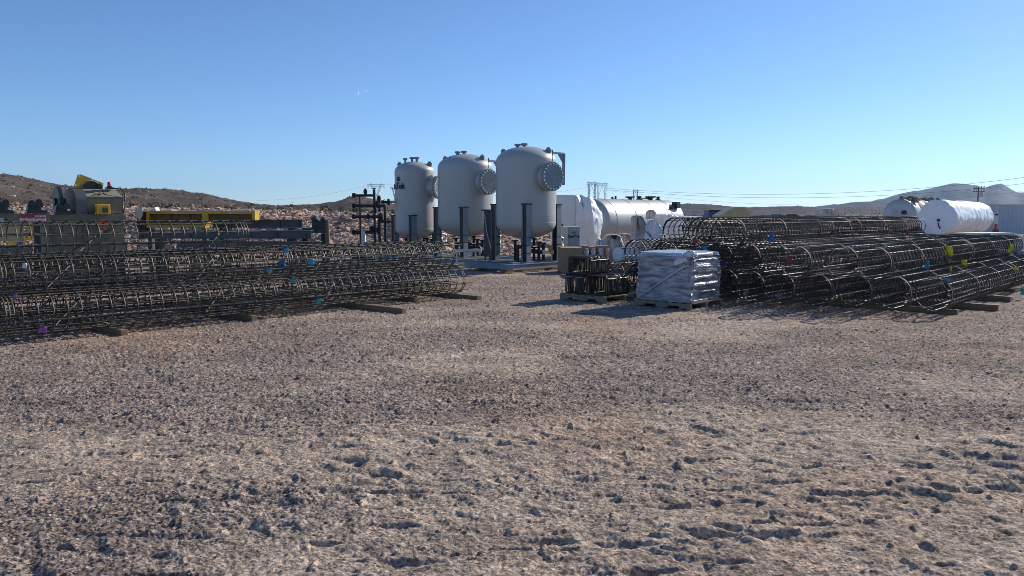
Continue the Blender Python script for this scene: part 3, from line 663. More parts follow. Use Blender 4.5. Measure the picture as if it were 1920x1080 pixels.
# film tags hung on the cages
def hit(x, y, lo=8, hi=40):
    d = Vector(ray(x, y)).normalized(); o = Vector((0, 0, H0)); best = None
    for a, b, r in CAGES:
        ax = (b - a).normalized(); L = (b - a).length; m0 = o - a; dd = d - ax * d.dot(ax); mm = m0 - ax * m0.dot(ax)
        A = dd.dot(dd); B = dd.dot(mm); C = mm.dot(mm) - r * r; q = B * B - A * C
        if q < 0: continue
        t = (-B - math.sqrt(q)) / A; s = (o + d * t - a).dot(ax)
        if 0 <= s <= L and lo < t < hi and (best is None or t < best): best = t
    return None if best is None else o + d * (best - 0.03)
def film_tag(x, y, w, h, colour, label, tilt=0.0, Y=None):
    c = hit(x, y) if Y is None else P(x, y, Y)
    if c is None: c = P(x, y, 16)
    s = c.y / F; w *= s; h *= s; nx, nz = 6, 8; V = []; rnd = random.Random(int(x * 7 + y)); ph = rnd.uniform(0, 6)
    for k in range(nz):
        for i in range(nx):
            fx, fz = i / (nx - 1) - .5, k / (nz - 1) - .5
            V.append((fx * w * (1 - .25 * (fz + .5) * rnd.random()), .14 * w * math.sin(fx * 7 + ph) * math.cos(fz * 5 + ph) + rnd.uniform(-.02, .02) * w, fz * h * (1 + .12 * rnd.uniform(-1, 1))))
    Q = [[k * nx + i, k * nx + i + 1, (k + 1) * nx + i + 1, (k + 1) * nx + i] for k in range(nz - 1) for i in range(nx - 1)]
    o = MB().add(V, Q).build('film_tag', TAG[colour], smooth=60); md = o.modifiers.new('film', 'SOLIDIFY'); md.thickness = 0.004
    o.location = c; o.rotation_euler = (0, tilt, math.atan2(-c.x, c.y) + rnd.uniform(-.4, .2))
    return tag(o, label, 'tag', 'coloured film tags tied to the rebar cages')
for a in [
    (528, 497, 12, 22, 'blue', 'large blue film tag on the end of the left stack’s upper tier', 0.1), (584, 491, 11, 11, 'cyan', 'smaller cyan film tag right of the large blue one', .3),
    (537, 470, 8, 10, 'cyan', 'small cyan film tag on top of the left stack’s upper tier', .6), (549, 525, 5, 14, 'teal', 'thin teal strip drooping below the large blue tag on the left stack', .4),
    (598, 564, 9, 10, 'teal', 'teal film tag low on the left stack by the timber', .2), (504, 508, 10, 5, 'cyan', 'flat cyan film tag left of the large blue one', 0),
    (80, 618, 14, 12, 'purple', 'purple film tag on the ground-level front cage at far left', .2), (28, 556, 6, 9, 'purple', 'little purple film tag higher up near the photo’s left edge', 0),
    (46, 498, 8, 10, 'white', 'pale film tag on the left stack’s middle tier near the left edge', .2),
    (1304, 454, 9, 9, 'red', 'red film tag nearest above the wrapped pallet', .6), (1320, 467, 13, 12, 'cyan', 'grey blue film bag just above the wrapped pallet’s top', 0),
    (1379, 458, 6, 11, 'white', 'thin white film tag in the right pile between two red ones', 0), (1412, 468, 8, 13, 'red', 'red film tag on the right pile between white and blue tags', -.4),
    (1447, 446, 9, 20, 'blue', 'tall blue film tag high on the right pile', 0), (1355, 493, 15, 7, 'blue', 'flat blue film tag beside the wrapped pallet’s right corner', -.2),
    (1514, 465, 6, 10, 'pink', 'dull pink film tag right of the tall blue one', 0), (1479, 486, 8, 13, 'red', 'red film tag in the middle of the right pile', 0),
    (1487, 468, 6, 7, 'white', 'small white film scrap above the middle red tag', 0), (1398, 548, 8, 10, 'white', 'pale blue film scrap near the ground right of the wrapped pallet', .5),
    (1461, 552, 12, 12, 'white', 'white diamond shaped film tag at the foot of the right pile', .7), (1610, 555, 8, 15, 'teal', 'teal film tag at the foot of the right pile', .2),
    (1778, 471, 15, 19, 'yellow', 'largest yellow film tag on the right pile', 0), (1808, 495, 10, 16, 'yellow', 'smaller yellow film tag below right of the largest', 0),
    (1738, 497, 8, 16, 'cyan', 'cyan film tag left of the yellow tags', .1), (1774, 526, 13, 8, 'teal', 'flat teal film tag below the cyan one', 0),
    (1783, 506, 4, 14, 'yellow', 'thin yellow strip between the two big yellow tags', 0), (1894, 466, 8, 16, 'yellow', 'crumpled yellow tag at the far right cage end', .1),
    (1809, 567, 7, 10, 'blue', 'left of two blue film tags low by the front timber', .2), (1824, 566, 8, 9, 'blue', 'right of two blue film tags low by the front timber', -.2),
    (1701, 440, 9, 7, 'red', 'dark red film tag under the white tank’s left end', 0), (1906, 503, 8, 6, 'yellow', 'small yellow tag below the crumpled yellow one', 0),
    (1918, 547, 8, 12, 'teal', 'teal film tag cut by the photo’s right edge', 0)]:
    film_tag(*a)

# ================================================================== PALLETS
def pallet(u0, u1, v0, v1, label):
    t = thing('wooden_pallet', W((u0 + u1) / 2, (v0 + v1) / 2), label, 'pallet', YROT, 'pallets in the yard')
    for v in (v0 + .03, (v0 + v1) / 2, v1 - .03):         # notched stringers run along u, seen end on from the left face
        pass
    for u in (u0 + .025, (u0 + u1) / 2, u1 - .025):        # stringers run along v with fork notches
        b = MB(); L = v1 - v0
        b.ybox(u - .02, u + .02, v0, v1, .062, .112)
        for a, c in ((0, .2), (.4, .6), (.8, 1)): b.ybox(u - .02, u + .02, v0 + L * a, v0 + L * c, .018, .0618)
        b.build('stringer', M['pallet'], t)
    n = 7
    for i in range(n):
        v = v0 + .05 + (v1 - v0 - .10) * i / (n - 1); MB().ybox(u0, u1, v - .05, v + .05, .1125, .13).build('deck_board', M['pallet'], t)
    for v in (v0 + .05, (v0 + v1) / 2, v1 - .05): MB().ybox(u0, u1, v - .05, v + .05, .002, .0178).build('bottom_board', M['pallet'], t)
    return t
pallet(12.62, 13.84, -8.66, -7.38, 'wooden pallet under the film-wrapped load')
pallet(12.45, 13.85, -10.42, -9.22, 'wooden pallet under the stacked rebar ties')
# stretch-wrapped load
def wrapped_load():
    c = W(13.225, -8.02, 0); base = (c.x, c.y, .131)
    t = thing('wrapped_load', base, 'tall load of dark goods tightly wrapped in shiny grey stretch film on a pallet', 'wrapped load', YROT)
    yaw = YROT; hx, hy = .585, .61
    def disp(a, z):
        p = Vector((math.cos(a) * .66, math.sin(a) * .62, z))
        big = .045 * mnoise.noise(p * 2.2); fold = .003 * mnoise.noise(Vector((p.x * 2.0, p.y * 2.0, z * 17 + 2.0 * mnoise.noise(p * 3)))) + .005 * mnoise.noise(Vector((p.x * 6, p.y * 6, z * 38)))
        crink = .022 * mnoise.noise(Vector((p.x * 8 + z * 4, p.y * 8, z * 11 + p.y * 5))) + .016 * (1 - 2.5 * abs(mnoise.noise(Vector((p.x * 5, p.y * 5 + z * 3, z * 7)))))
        k = smooth01((math.sin(a) * -1 - .0) / .5)          # the looser film sits on the side towards the pallet's right
        return float(big + fold * 1.3 + crink * (.25 + .9 * k))
    rows = [(.135, c.x, c.y, hx, hy, yaw), (.3, c.x, c.y, hx * 1.0, hy, yaw), (.6, c.x, c.y, hx, hy * .99, yaw), (.93, c.x, c.y, hx * .985, hy * .97, yaw + .02), (1.03, c.x + .01, c.y, hx * .94, hy * .93, yaw + .04), (1.06, c.x, c.y, hx * .80, hy * .80, yaw)]
    b = MB().loft(rows, disp, seg=260, sub=22, e=14); b.build('film_sides', M['wrap_grey'], t, 50)
    def disp2(a, z): return float(.08 * mnoise.noise(Vector((math.cos(a) * 3, math.sin(a) * 3, z * 8))) + .03 * mnoise.noise(Vector((math.cos(a) * 9, math.sin(a) * 9, z * 14))))
    rows = [(1.0, c.x, c.y, hx * .975, hy * .97, yaw), (1.06, c.x, c.y, hx * .93, hy * .93, yaw), (1.085, c.x, c.y, hx * .6, hy * .6, yaw), (1.09, c.x, c.y, hx * .15, hy * .15, yaw)]
    MB().loft(rows, disp2, seg=160, sub=7, e=9).build('film_top', M['wrap_clear'], t, 50)
    kn = W(12.74, -7.50, 1.06); b = MB(); b.loft([(1.0, kn.x, kn.y, .09, .08, 0), (1.06, kn.x, kn.y, .10, .08, .3), (1.11, kn.x + .02, kn.y, .05, .05, .5)], lambda a, z: .03 * mnoise.noise(Vector((math.cos(a) * 4, math.sin(a) * 4, z * 30))), seg=40, sub=8, e=2.5)
    b.build('film_knot', M['wrap_clear'], t, 60)
    q = [W(12.635, -8.58, .16), W(12.615, -8.25, .36), W(12.612, -7.85, .62), W(12.625, -7.45, .86)]; b = MB()     # twisted rope of film slung across the face
    pts = []
    for i in range(3):
        for k in range(6): pts.append(q[i].lerp(q[i + 1], k / 6))
    pts.append(q[3]); b.tube([tuple(p) for p in pts], [0.011 + .004 * math.sin(i * 1.7) for i in range(len(pts))], 6); b.build('film_rope', M['wrap_clear'], t, 60)
    q = [W(12.625, -8.53, .93), W(12.605, -8.05, .78), W(12.605, -7.65, .76), W(12.62, -7.45, .92)]; MB().tube([tuple(p) for p in q], .007, 6).build('film_rope', M['wrap_clear'], t, 60)
    MB().prism([W(12.60, -7.72, .83), W(12.60, -7.44, .93), W(12.60, -7.49, .98), W(12.60, -7.66, .96), W(12.60, -7.74, .90)], W(-.012, 0, 0)).build('torn_film', M['wrap_clear'], t)
wrapped_load()
# bundles of bent rebar ties
def tie_bundle(u0, u1, v0, v1, z0, z1, along, n, label):
    t = thing('rebar_tie_bundle', W((u0 + u1) / 2, (v0 + v1) / 2, z0), label, 'rebar ties', YROT, 'bundles of bent rebar ties')
    rnd = random.Random(int(u0 * 100 + v0 * 70 + z0 * 31))
    for i in range(n):
        f = (i + .5) / n; j = [rnd.uniform(-.022, .022) for _ in range(4)]; r = .0095
        if along == 'u':
            u = u0 + (u1 - u0) * f; pts = [W(u + j[0], v0 + .01 + j[1], z0 + r), W(u + j[2], v1 - .01 + j[1], z0 + r), W(u + j[3], v1 - .01 + j[3] * .5, z1 + j[2]), W(u + j[1], v0 + .01 + j[3] * .5, z1 + j[2] - .004)]
        else:
            v = v0 + (v1 - v0) * f; pts = [W(u0 + .01 + j[1], v + j[0], z0 + r), W(u1 - .01 + j[1], v + j[2], z0 + r), W(u1 - .01 + j[3] * .5, v + j[3], z1 + j[2]), W(u0 + .01 + j[3] * .5, v + j[1], z1 + j[2] - .004)]
        P4 = [Vector(p) for p in pts]; q = []
        for a in range(4):
            c, p0, p1 = P4[a], P4[a - 1], P4[(a + 1) % 4]
            q += [tuple(c + (p0 - c).normalized() * .035), tuple(c + (p0 - c).normalized() * .010 + (p1 - c).normalized() * .010), tuple(c + (p1 - c).normalized() * .035)]
        MB().tube(q, r, 5, closed=True).build('bent_tie', M['rebar_dark'], t, 60)
    for f in (.25, .75):
        if along == 'u': q = [tuple(W(u0 + (u1 - u0) * f + dx, v1 + .012, z)) for dx, z in ((-.15, z1 - .05), (0, z1 - .06), (.15, z1 - .05))]
        else: q = [tuple(W(u0 - .012, v0 + (v1 - v0) * f + dx, z1 - .05)) for dx in (-.1, 0, .1)]
        MB().tube(q, .005, 4).build('binding_wire', M['galv'], t)
tie_bundle(12.56, 13.05, -10.36, -9.86, .132, .53, 'v', 44, 'lower left bundle of bent rebar ties on the pallet')
tie_bundle(12.58, 13.45, -9.83, -9.33, .132, .53, 'u', 64, 'lower right bundle of bent rebar ties on the pallet')
tie_bundle(12.58, 13.22, -10.30, -9.72, .548, .90, 'u', 48, 'topmost bundle of bent rebar ties, resting on the two lower ones')

# ================================================================== PRESSURE VESSELS
def text_mesh(body, size, extrude=0.004, offset=0.012):
    c = bpy.data.curves.new('lettering', 'FONT'); c.body = body; c.size = size; c.extrude = extrude; c.offset = offset; c.align_x = 'LEFT'
    o = bpy.data.objects.new('lettering', c); COL.objects.link(o); dg = bpy.context.evaluated_depsgraph_get()
    me = bpy.data.meshes.new_from_object(o.evaluated_get(dg)); V = np.array([v.co[:] for v in me.vertices]); Fs = [list(p.vertices) for p in me.polygons]
    bpy.data.objects.remove(o); bpy.data.meshes.remove(me); bpy.data.curves.remove(c); return V, Fs
def vessel(name_loc, Rr, z0, z1, label, man_az, man_z, man_r, tops, lugs, leg_angles, skid, lean=False, logo=False, davit=True):
    cx, cy = name_loc
    t = thing('pressure_vessel', (cx, cy, 0), label, 'pressure vessel', 0, 'grey pressure vessels on skids')
    hd = Rr * .5; prof = []
    for i in range(11): a = math.pi / 2 * i / 10; prof.append((max(.001, Rr * math.sin(a)), z0 + hd - hd * math.cos(a)))
    for i in range(1, 6): prof.append((Rr, z0 + hd + (z1 - z0 - 2 * hd) * i / 6))
    for i in range(11): a = math.pi / 2 * i / 10; prof.append((max(.001, Rr * math.cos(a)), z1 - hd + hd * math.sin(a)))
    MB().lathe(prof, (cx, cy, 0), seg=72).build('shell', M['vessel'], t, 35)
    b = MB()
    for zz in (z0 + hd + .02, z1 - hd - .02): b.lathe([(Rr + .001, zz - .012), (Rr + .005, zz), (Rr + .001, zz + .012)], (cx, cy, 0), seg=72)
    b.build('weld_seam', M['vessel'], t, 60)
    def rad(az, r, z): return Vector((cx + r * math.sin(az), cy - r * math.cos(az), z))   # az: right of facing the camera
    # manway
    d = rad(man_az, 1, 0) - rad(man_az, 0, 0); side = Vector((math.cos(man_az), math.sin(man_az), 0)); up = Vector((0, 0, 1))
    o0 = rad(man_az, Rr * .9, man_z); fl = rad(man_az, Rr + .22, man_z)
    m = MB(); m.disc(o0, fl, man_r * .72, 36); m.disc(fl - d * .02, fl + d * .05, man_r, 40); mw = m.build('manway', M['vessel'], t, 30)
    cv = MB().disc(fl + d * .056, fl + d * .12, man_r, 40).build('cover', M['vessel_steel'], mw, 30)
    nb = 20
    for k in range(nb):
        a = 2 * math.pi * k / nb; c = fl + (side * math.cos(a) + up * math.sin(a)) * man_r * .87
        bb = MB(); bb.disc(c + d * .121, c + d * .160, .026, 6); bb.disc(c - d * .055, c - d * .021, .026, 6); bb.build('bolt', M['zinc'], mw)
    for s in (-1, 1):
        hb = MB(); x = side * (s * man_r * .42)
        hb.tube([fl + d * .12 + x + up * .10, fl + d * .19 + x + up * .08, fl + d * .19 + x - up * .08, fl + d * .12 + x - up * .10], .010, 6); hb.build('handle', M['vessel_steel'], mw, 60)
    if davit:
        b = MB(); ps = fl + side * (man_r + .09) + d * .02; topz = man_r + .28
        b.bar(ps - up * .25 - d * .02, ps + up * topz, .07); b.bar(ps + up * topz, fl + d * .09 + up * topz, .06)
        b.prism([ps + up * (topz - .03), ps + up * (topz - .38), ps + up * (topz - .03) - side * .26], d * .02)
        b.bar(ps - up * .2, rad(man_az, Rr * .85, man_z - .2) + side * (man_r + .02), .06)
        b.rod(fl + d * .09 + up * (topz + .10), fl + d * .09 + up * (man_r + .02), .013, 8); b.lathe([(.02, 0), (.035, .03), (.02, .06)], fl + d * .09 + up * (topz + .02), seg=10)
        b.build('davit', M['vessel_steel'], t, 30)
    # nozzles on the crown and lifting lugs
    for (x, y, hgt, w) in tops:
        zz = z1 - hd + hd * math.sqrt(max(0, 1 - (x * x + y * y) / Rr ** 2)); p = Vector((cx + x, cy + y, zz))
        n_ = MB(); n_.disc(p - up * .05, p + up * hgt, w * .5, 14); n_.disc(p + up * hgt, p + up * (hgt + .03), w, 18); n_.disc(p + up * (hgt + .034), p + up * (hgt + .064), w, 18)
        n_.build('nozzle', M['vessel_steel'], t, 30)
    for az in lugs:
        r0 = Rr * .80; zz = z1 - hd + hd * math.sqrt(1 - .64); d2 = rad(az, 1, 0) - rad(az, 0, 0); s2 = Vector((-d2.y, d2.x, 0)); p = rad(az, r0, zz)
        l = MB(); l.prism([p - d2 * .11 - up * .02, p + d2 * .09 - up * .05, p + d2 * .12 + up * .07, p + d2 * .06 + up * .15, p - d2 * .03 + up * .14, p - d2 * .10 + up * .05], s2 * .03)
        l.box(p + up * .0, (.03, .26, .03), Matrix.Rotation(math.atan2(d2.y, d2.x), 3, 'Z')); l.build('lifting_lug', M['vessel_steel'], t)
    # legs: H sections squared to the yard, with pads on the shell
    u0, u1, v0, v1 = skid
    for (az, top) in leg_angles:
        p = rad(az, Rr + .02, 0); uu = p.x * SA + p.y * CA; vv = p.x * CA - p.y * SA; w = .105
        l = MB(); l.ybox(uu - w, uu + w, vv + w - .02, vv + w, .30, top); l.ybox(uu - w, uu + w, vv - w, vv - w + .02, .30, top); l.ybox(uu + w * .5, uu + w * .5 + .02, vv - w + .0205, vv + w - .0205, .30, top)
        lg = l.build('leg', M['vessel_steel'], t)
        b = MB(); b.ybox(uu - w * .75, uu + w * .35, vv - w + .021, vv + w - .021, .30, top - .002); b.build('cavity_shade', M['black'], lg)  # black fill in the leg's open side, standing in for the cavity's shade
        b = MB(); b.ybox(uu - w - .02, uu + w + .02, vv - w - .02, vv + w + .02, top + .001, top + .045); b.build('cap_plate', M['black'], lg)
        b = MB(); b.ybox(uu - w - .05, uu + w + .05, vv - w - .05, vv + w + .05, .272, .299); b.build('base_plate', M['vessel_steel'], lg)
        for zz in (.55, .80, 1.05):
            b = MB(); b.ybox(uu - w - .004, uu + w + .004, vv - w - .004, vv + w + .004, zz, zz + .018); b.build('strap', M['black'], lg)
    # skid of channel sections
    s = MB(); zt, zb = .27, .10
    s.ybox(u0, u0 + .10, v0, v1, zb, zt); s.ybox(u1 - .10, u1, v0, v1, zb, zt); s.ybox(u0 + .1001, u1 - .1001, v1 - .10, v1, zb, zt); s.ybox(u0 + .1001, u1 - .1001, v0, v0 + .10, zb, zt)
    for f in (.33, .66): s.ybox(u0 + .1001, u1 - .1001, v0 + (v1 - v0) * f - .05, v0 + (v1 - v0) * f + .05, zb + .02, zt - .003)
    s.ybox(u0 - .02, u0 + .0, v0, v1, zt - .02, zt); s.ybox(u0 - .02, u0, v0, v1, zb, zb + .02); s.ybox(u0, u1, v1, v1 + .02, zt - .02, zt); s.ybox(u0, u1, v1, v1 + .02, zb, zb + .02)
    s.build('skid', M['skid'], t)
    # pipework below the shell
    w = MB(); c = Vector((cx, cy, 0)); cu = cx * SA + cy * CA; cv_ = cx * CA - cy * SA
    w.rod(W(cu + .1, v1 - .42, .56), W(cu + .98, v1 - .42, .56), .048, 12)
    for uu in (cu + .1, cu + .55, cu + .98): w.disc(W(uu - .02, v1 - .42, .56), W(uu + .02, v1 - .42, .56), .085, 16)
    w.rod(W(cu + .55, v1 - .42, .30), W(cu + .55, v1 - .42, .54), .02, 8)
    w.tube([W(cu + .98, v1 - .42, .56), W(cu + 1.08, v1 - .42, .60), W(cu + 1.1, v1 - .42, .75), W(cu + 1.1, v1 - .42, 1.0), W(cu + .9, v1 - .42, 1.05)], .045, 10)
    w.build('white_pipework', M['white_pipe'], t, 40)
    k = MB(); k.rod((cx, cy, z0 + .1), (cx, cy, .62), .09, 14); k.disc((cx, cy, .74), (cx, cy, .80), .17, 18); k.rod((cx, cy, .62), W(cu + .1, v1 - .42, .56), .07, 12)
    for du, dv, h_ in ((.5, -.1, .95), (.35, .25, .85), (-.2, -.3, .9), (.75, .1, .8), (-.5, .1, .75)):
        k.rod(W(cu + du, cv_ + dv, .27), W(cu + du, cv_ + dv, h_), .05, 10); k.disc(W(cu + du, cv_ + dv, h_), W(cu + du, cv_ + dv, h_ + .05), .1, 14)
    k.rod(W(cu - .5, cv_ + .1, .72), W(cu + .75, cv_ + .1, .72), .04, 10); k.build('black_pipework', M['black'], t, 40)
    v = MB(); p = W(cu + .8, v1 - .40, .82); v.lathe([(.05, -.10), (.09, -.05), (.10, .05), (.05, .12)], p, seg=14); v.disc(p + up * .12, p + up * .15, .11, 16); v.disc(p + up * .15, p + up * .26, .07, 12); v.build('valve', M['zinc'], t, 40)
    v = MB(); p = W(cu + .4, v1 - .35, .66); v.box(p, (.11, .09, .17), Matrix.Rotation(YROT, 3, 'Z')); v.disc(p + up * .085, p + up * .12, .04, 10); v.build('actuator', M['yellow'], t)
    # painted lettering and emblem curved on to the shell
    if logo:
        V, Fs = text_mesh('SpinTek', .29, .004, .007); az1 = R(-20); wid = V[:, 0].max()
        ang = az1 + (V[:, 0] - wid) / Rr; rr = Rr + .016 + (V[:, 2] + .004)
        W3 = np.stack([cx + rr * np.sin(ang), cy - rr * np.cos(ang), 2.72 + V[:, 1]], 1)
        me = bpy.data.meshes.new('lettering'); me.from_pydata((W3 - np.array([cx, cy, 0])).tolist(), [], Fs); me.materials.append(M['navy'])
        o = bpy.data.objects.new('lettering', me); COL.objects.link(o); o.parent = t
        em = MB(); ac = R(-46)
        def on(x, z): a = ac + x / Rr; return (cx + (Rr + .004) * math.sin(a), cy - (Rr + .004) * math.cos(a), 3.06 + z)
        for r_, rad_ in ((.085, .022), (.05, .0)):
            if rad_: em.tube([on(r_ * math.cos(a), r_ * 1.05 * math.sin(a)) for a in np.linspace(-.5, math.pi + .5, 14)], rad_ * .9, 6)
        em.tube([on(0, -.06), on(0, .03)], .03, 6); em.tube([on(-.09, -.10), on(.09, -.10)], .014, 6); em.build('emblem', M['navy'], t, 50)
    return t
Q45 = R(45)
def legs(top, tops=None): return [(R(-90), top), (R(0), top), (R(90), top), (R(180), top)]
vessel((.46, 25.2), .985, 1.0, 3.97, 'largest nearest grey vessel, rightmost of the three, with a round bolted manway cover', R(38), 2.96, .45,
       [(-.28, -.15, .03, .10), (-.06, -.1, .03, .11)], (R(-115), R(60)), legs(2.08), (16.85, 19.9, -18.1, -15.95))
vessel((-1.67, 27.7), .985, .98, 3.92, 'middle grey vessel of the three, half hidden by the largest one', R(42), 2.90, .44,
       [(-.26, -.15, .04, .10), (-.03, -.1, .04, .11)], (R(-115), R(50)), legs(2.0), (17.35, 20.4, -21.4, -19.2))
vessel((-3.64, 29.0), .745, .86, 3.74, 'smallest leftmost grey vessel with dark lettering on its left side', R(64), 2.78, .42,
       [(-.33, -.1, .10, .08), (-.08, -.1, .10, .09), (.10, -.1, .10, .10)], (R(-110), R(70)), legs(1.72), (17.3, 19.6, -23.7, -21.7), logo=True)
# side nozzle with black blind flange on the smallest vessel
def side_flange():
    t = [o for o in bpy.data.objects if o.get('label', '').startswith('smallest leftmost')][0]; b = MB()
    p = Vector((-3.64 - .70, 29.0 - .25, 2.24)); d = Vector((-1, -.3, 0)).normalized()
    b.disc(p, p + d * .22, .05, 12); b.build('side_nozzle', M['vessel'], t, 30); b = MB(); b.disc(p + d * .22, p + d * .29, .12, 18); b.disc(p + d * .29, p + d * .42, .04, 10); b.lathe([(.05, -.06), (.08, 0), (.05, .06)], p + d * .46, seg=10); b.build('blind_flange', M['black'], t, 30)
side_flange()
# control panel standing between the vessels
def panel():
    Y = 26.0; a = P(907, 394, Y); b_ = P(921, 490, Y); t = thing('control_panel', ((a.x + b_.x) / 2, Y, 0), 'dark upright control panel standing between the two large vessels', 'control panel')
    b = MB(); b.box(((a.x + b_.x) / 2, Y + .2, 1.15), (b_.x - a.x, .36, 1.5)); b.build('enclosure', M['steel_grey'], t)
    b = MB(); b.box(((a.x + b_.x) / 2, Y + .2, 1.925), (b_.x - a.x + .16, .46, .045)); b.build('hood', M['black'], t)
    for x in (a.x + .04, b_.x - .04):
        b = MB(); b.box((x, Y + .2, .2), (.06, .06, .398)); b.build('leg', M['steel_grey'], t)
    b = MB(); b.tube([(a.x + .03, Y - .02, 1.8), (a.x + .10, Y - .03, 1.2), (b_.x, Y - .04, .6)], .018, 6); b.build('conduit', M['galv'], t, 50)
panel()
# white pipe on a stand left of the skid
o = MB(); a = P(848, 470, 25.4); b_ = P(900, 469, 25.6); o.rod(a, b_, .05, 12); o.disc(b_, b_ + Vector((.05, 0, 0)), .09, 14); o.rod((a.x + .15, 25.42, 0), (a.x + .15, 25.42, a.z - .04), .03, 8); o.rod((b_.x - .15, 25.58, 0), (b_.x - .15, 25.58, a.z - .04), .03, 8)
tag(o.build('pipe_spool', M['white_pipe'], loc=((a.x + b_.x) / 2, 25.5, 0), smooth=40), 'white pipe on two short stands left of the nearest skid', 'pipe')
for i, (u0, v, L, lab) in enumerate(((16.7, -17.4, 3.3, 'timber under the left part of the nearest vessel skid'), (16.7, -16.3, 3.3, 'timber under the right part of the nearest vessel skid'))):
    timber(W(u0, v), W(u0 + L, v), .12, .098, lab, 'timbers under the vessel skids')
for v, lab in ((-21.0, 'timber under the middle vessel’s skid, nearer one'), (-19.6, 'timber under the middle vessel’s skid, beside the largest vessel')):
    timber(W(17.3, v), W(20.3, v), .12, .098, lab, 'timbers under the vessel skids')
for v, lab in ((-23.4, 'timber under the smallest vessel’s skid at its left'), (-22.0, 'timber under the smallest vessel’s skid at its right')):
    timber(W(17.2, v), W(19.6, v), .12, .098, lab, 'timbers under the vessel skids')

# black pipe manifold
def manifold():
    Y = 30.0; s = Y / F
    base = P(692, 401, Y); t = thing('pipe_manifold', (base.x, Y, 0), 'black pipe manifold with four flanged headers on a frame beside the vessels', 'pipe manifold')
    def q(x, y, dy=0.0): return P(x, y, Y + dy)
    for (y, x1, r_) in ((366.5, 701, 2.4), (386, 722, 3.0), (406.5, 712, 3.0), (435.5, 700, 3.3)):
        b = MB(); b.rod(q(663, y), q(x1, y), r_ * s, 12); h_ = b.build('header_pipe', M['blackblue'], t, 40)
        b = MB(); a = q(661, y); b.disc(a, a + Vector((.05, 0, 0)), 4.6 * s, 18); a2 = a + Vector((.065, 0, 0)); b.disc(a2, a2 + Vector((.05, 0, 0)), 4.6 * s, 18); b.build('flange', M['black'], h_, 30)
    for (x, y0, y1, r_) in ((674.5, 368, 520, 1.8), (701.5, 355, 520, 2.4), (710.5, 368, 520, 2.9), (721.5, 386, 520, 2.5)):
        b = MB(); p0 = q(x, y0, .1); b.rod(p0, (p0.x, Y + .1, .0), r_ * s, 10); b.build('riser', M['blackblue'], t, 40)
    b = MB(); a = q(701.5, 354.5, .1); b.disc(a, a + Vector((0, 0, .05)), 3 * s, 14); b.build('top_flange', M['black'], t, 30)
    for (x, y, r_) in ((685, 359, 3.6), (710.5, 372, 3.6), (690, 405, 3.4), (707, 383, 4.0), (713, 405, 4.2), (703, 395, 3.2), (697, 430, 4.6), (708, 432, 3.4), (716, 412, 3.0)):
        b = MB(); c = q(x, y, -.02); b.lathe([(r_ * s * .5, -1.6 * r_ * s), (r_ * s, -r_ * s * .7), (r_ * s, r_ * s * .7), (r_ * s * .45, 1.1 * r_ * s), (r_ * s * .8, 1.15 * r_ * s), (r_ * s * .8, 1.5 * r_ * s)], c, seg=14); b.build('valve', M['black'], t, 40)
    for (x, y) in ((707.5, 392), (709.5, 399)):
        b = MB(); c = q(x, y, -.12); b.disc(c, c + Vector((0, -.03, 0)), 2.2 * s, 16); b.build('gauge', M['signwhite'], t, 30)
    b = MB(); b.rod(q(708, 415), q(737, 415.5), 2.4 * s, 10); b.disc(q(727, 415.5), q(729, 415.5), 4.2 * s, 14); b.disc(q(735, 415.5), q(738, 415.5), 4.2 * s, 14); b.build('outlet_pipe', M['blackblue'], t, 40)
    b = MB(); b.tube([q(720, 386), q(719.5, 375), q(721, 373.5), q(723, 375), q(723.5, 386)], .6 * s, 6); b.build('hoop', M['galv'], t, 50)
    b = MB(); a = q(682, 448); b.box((a.x, Y, a.z * .5 + .15), (7 * s, .2, a.z + .3)); b.build('support_post', M['pale'], t)
    b = MB(); b.box((base.x, Y + .1, .06), (66 * s, .5, .12)); b.build('base_frame', M['black'], t)
manifold()

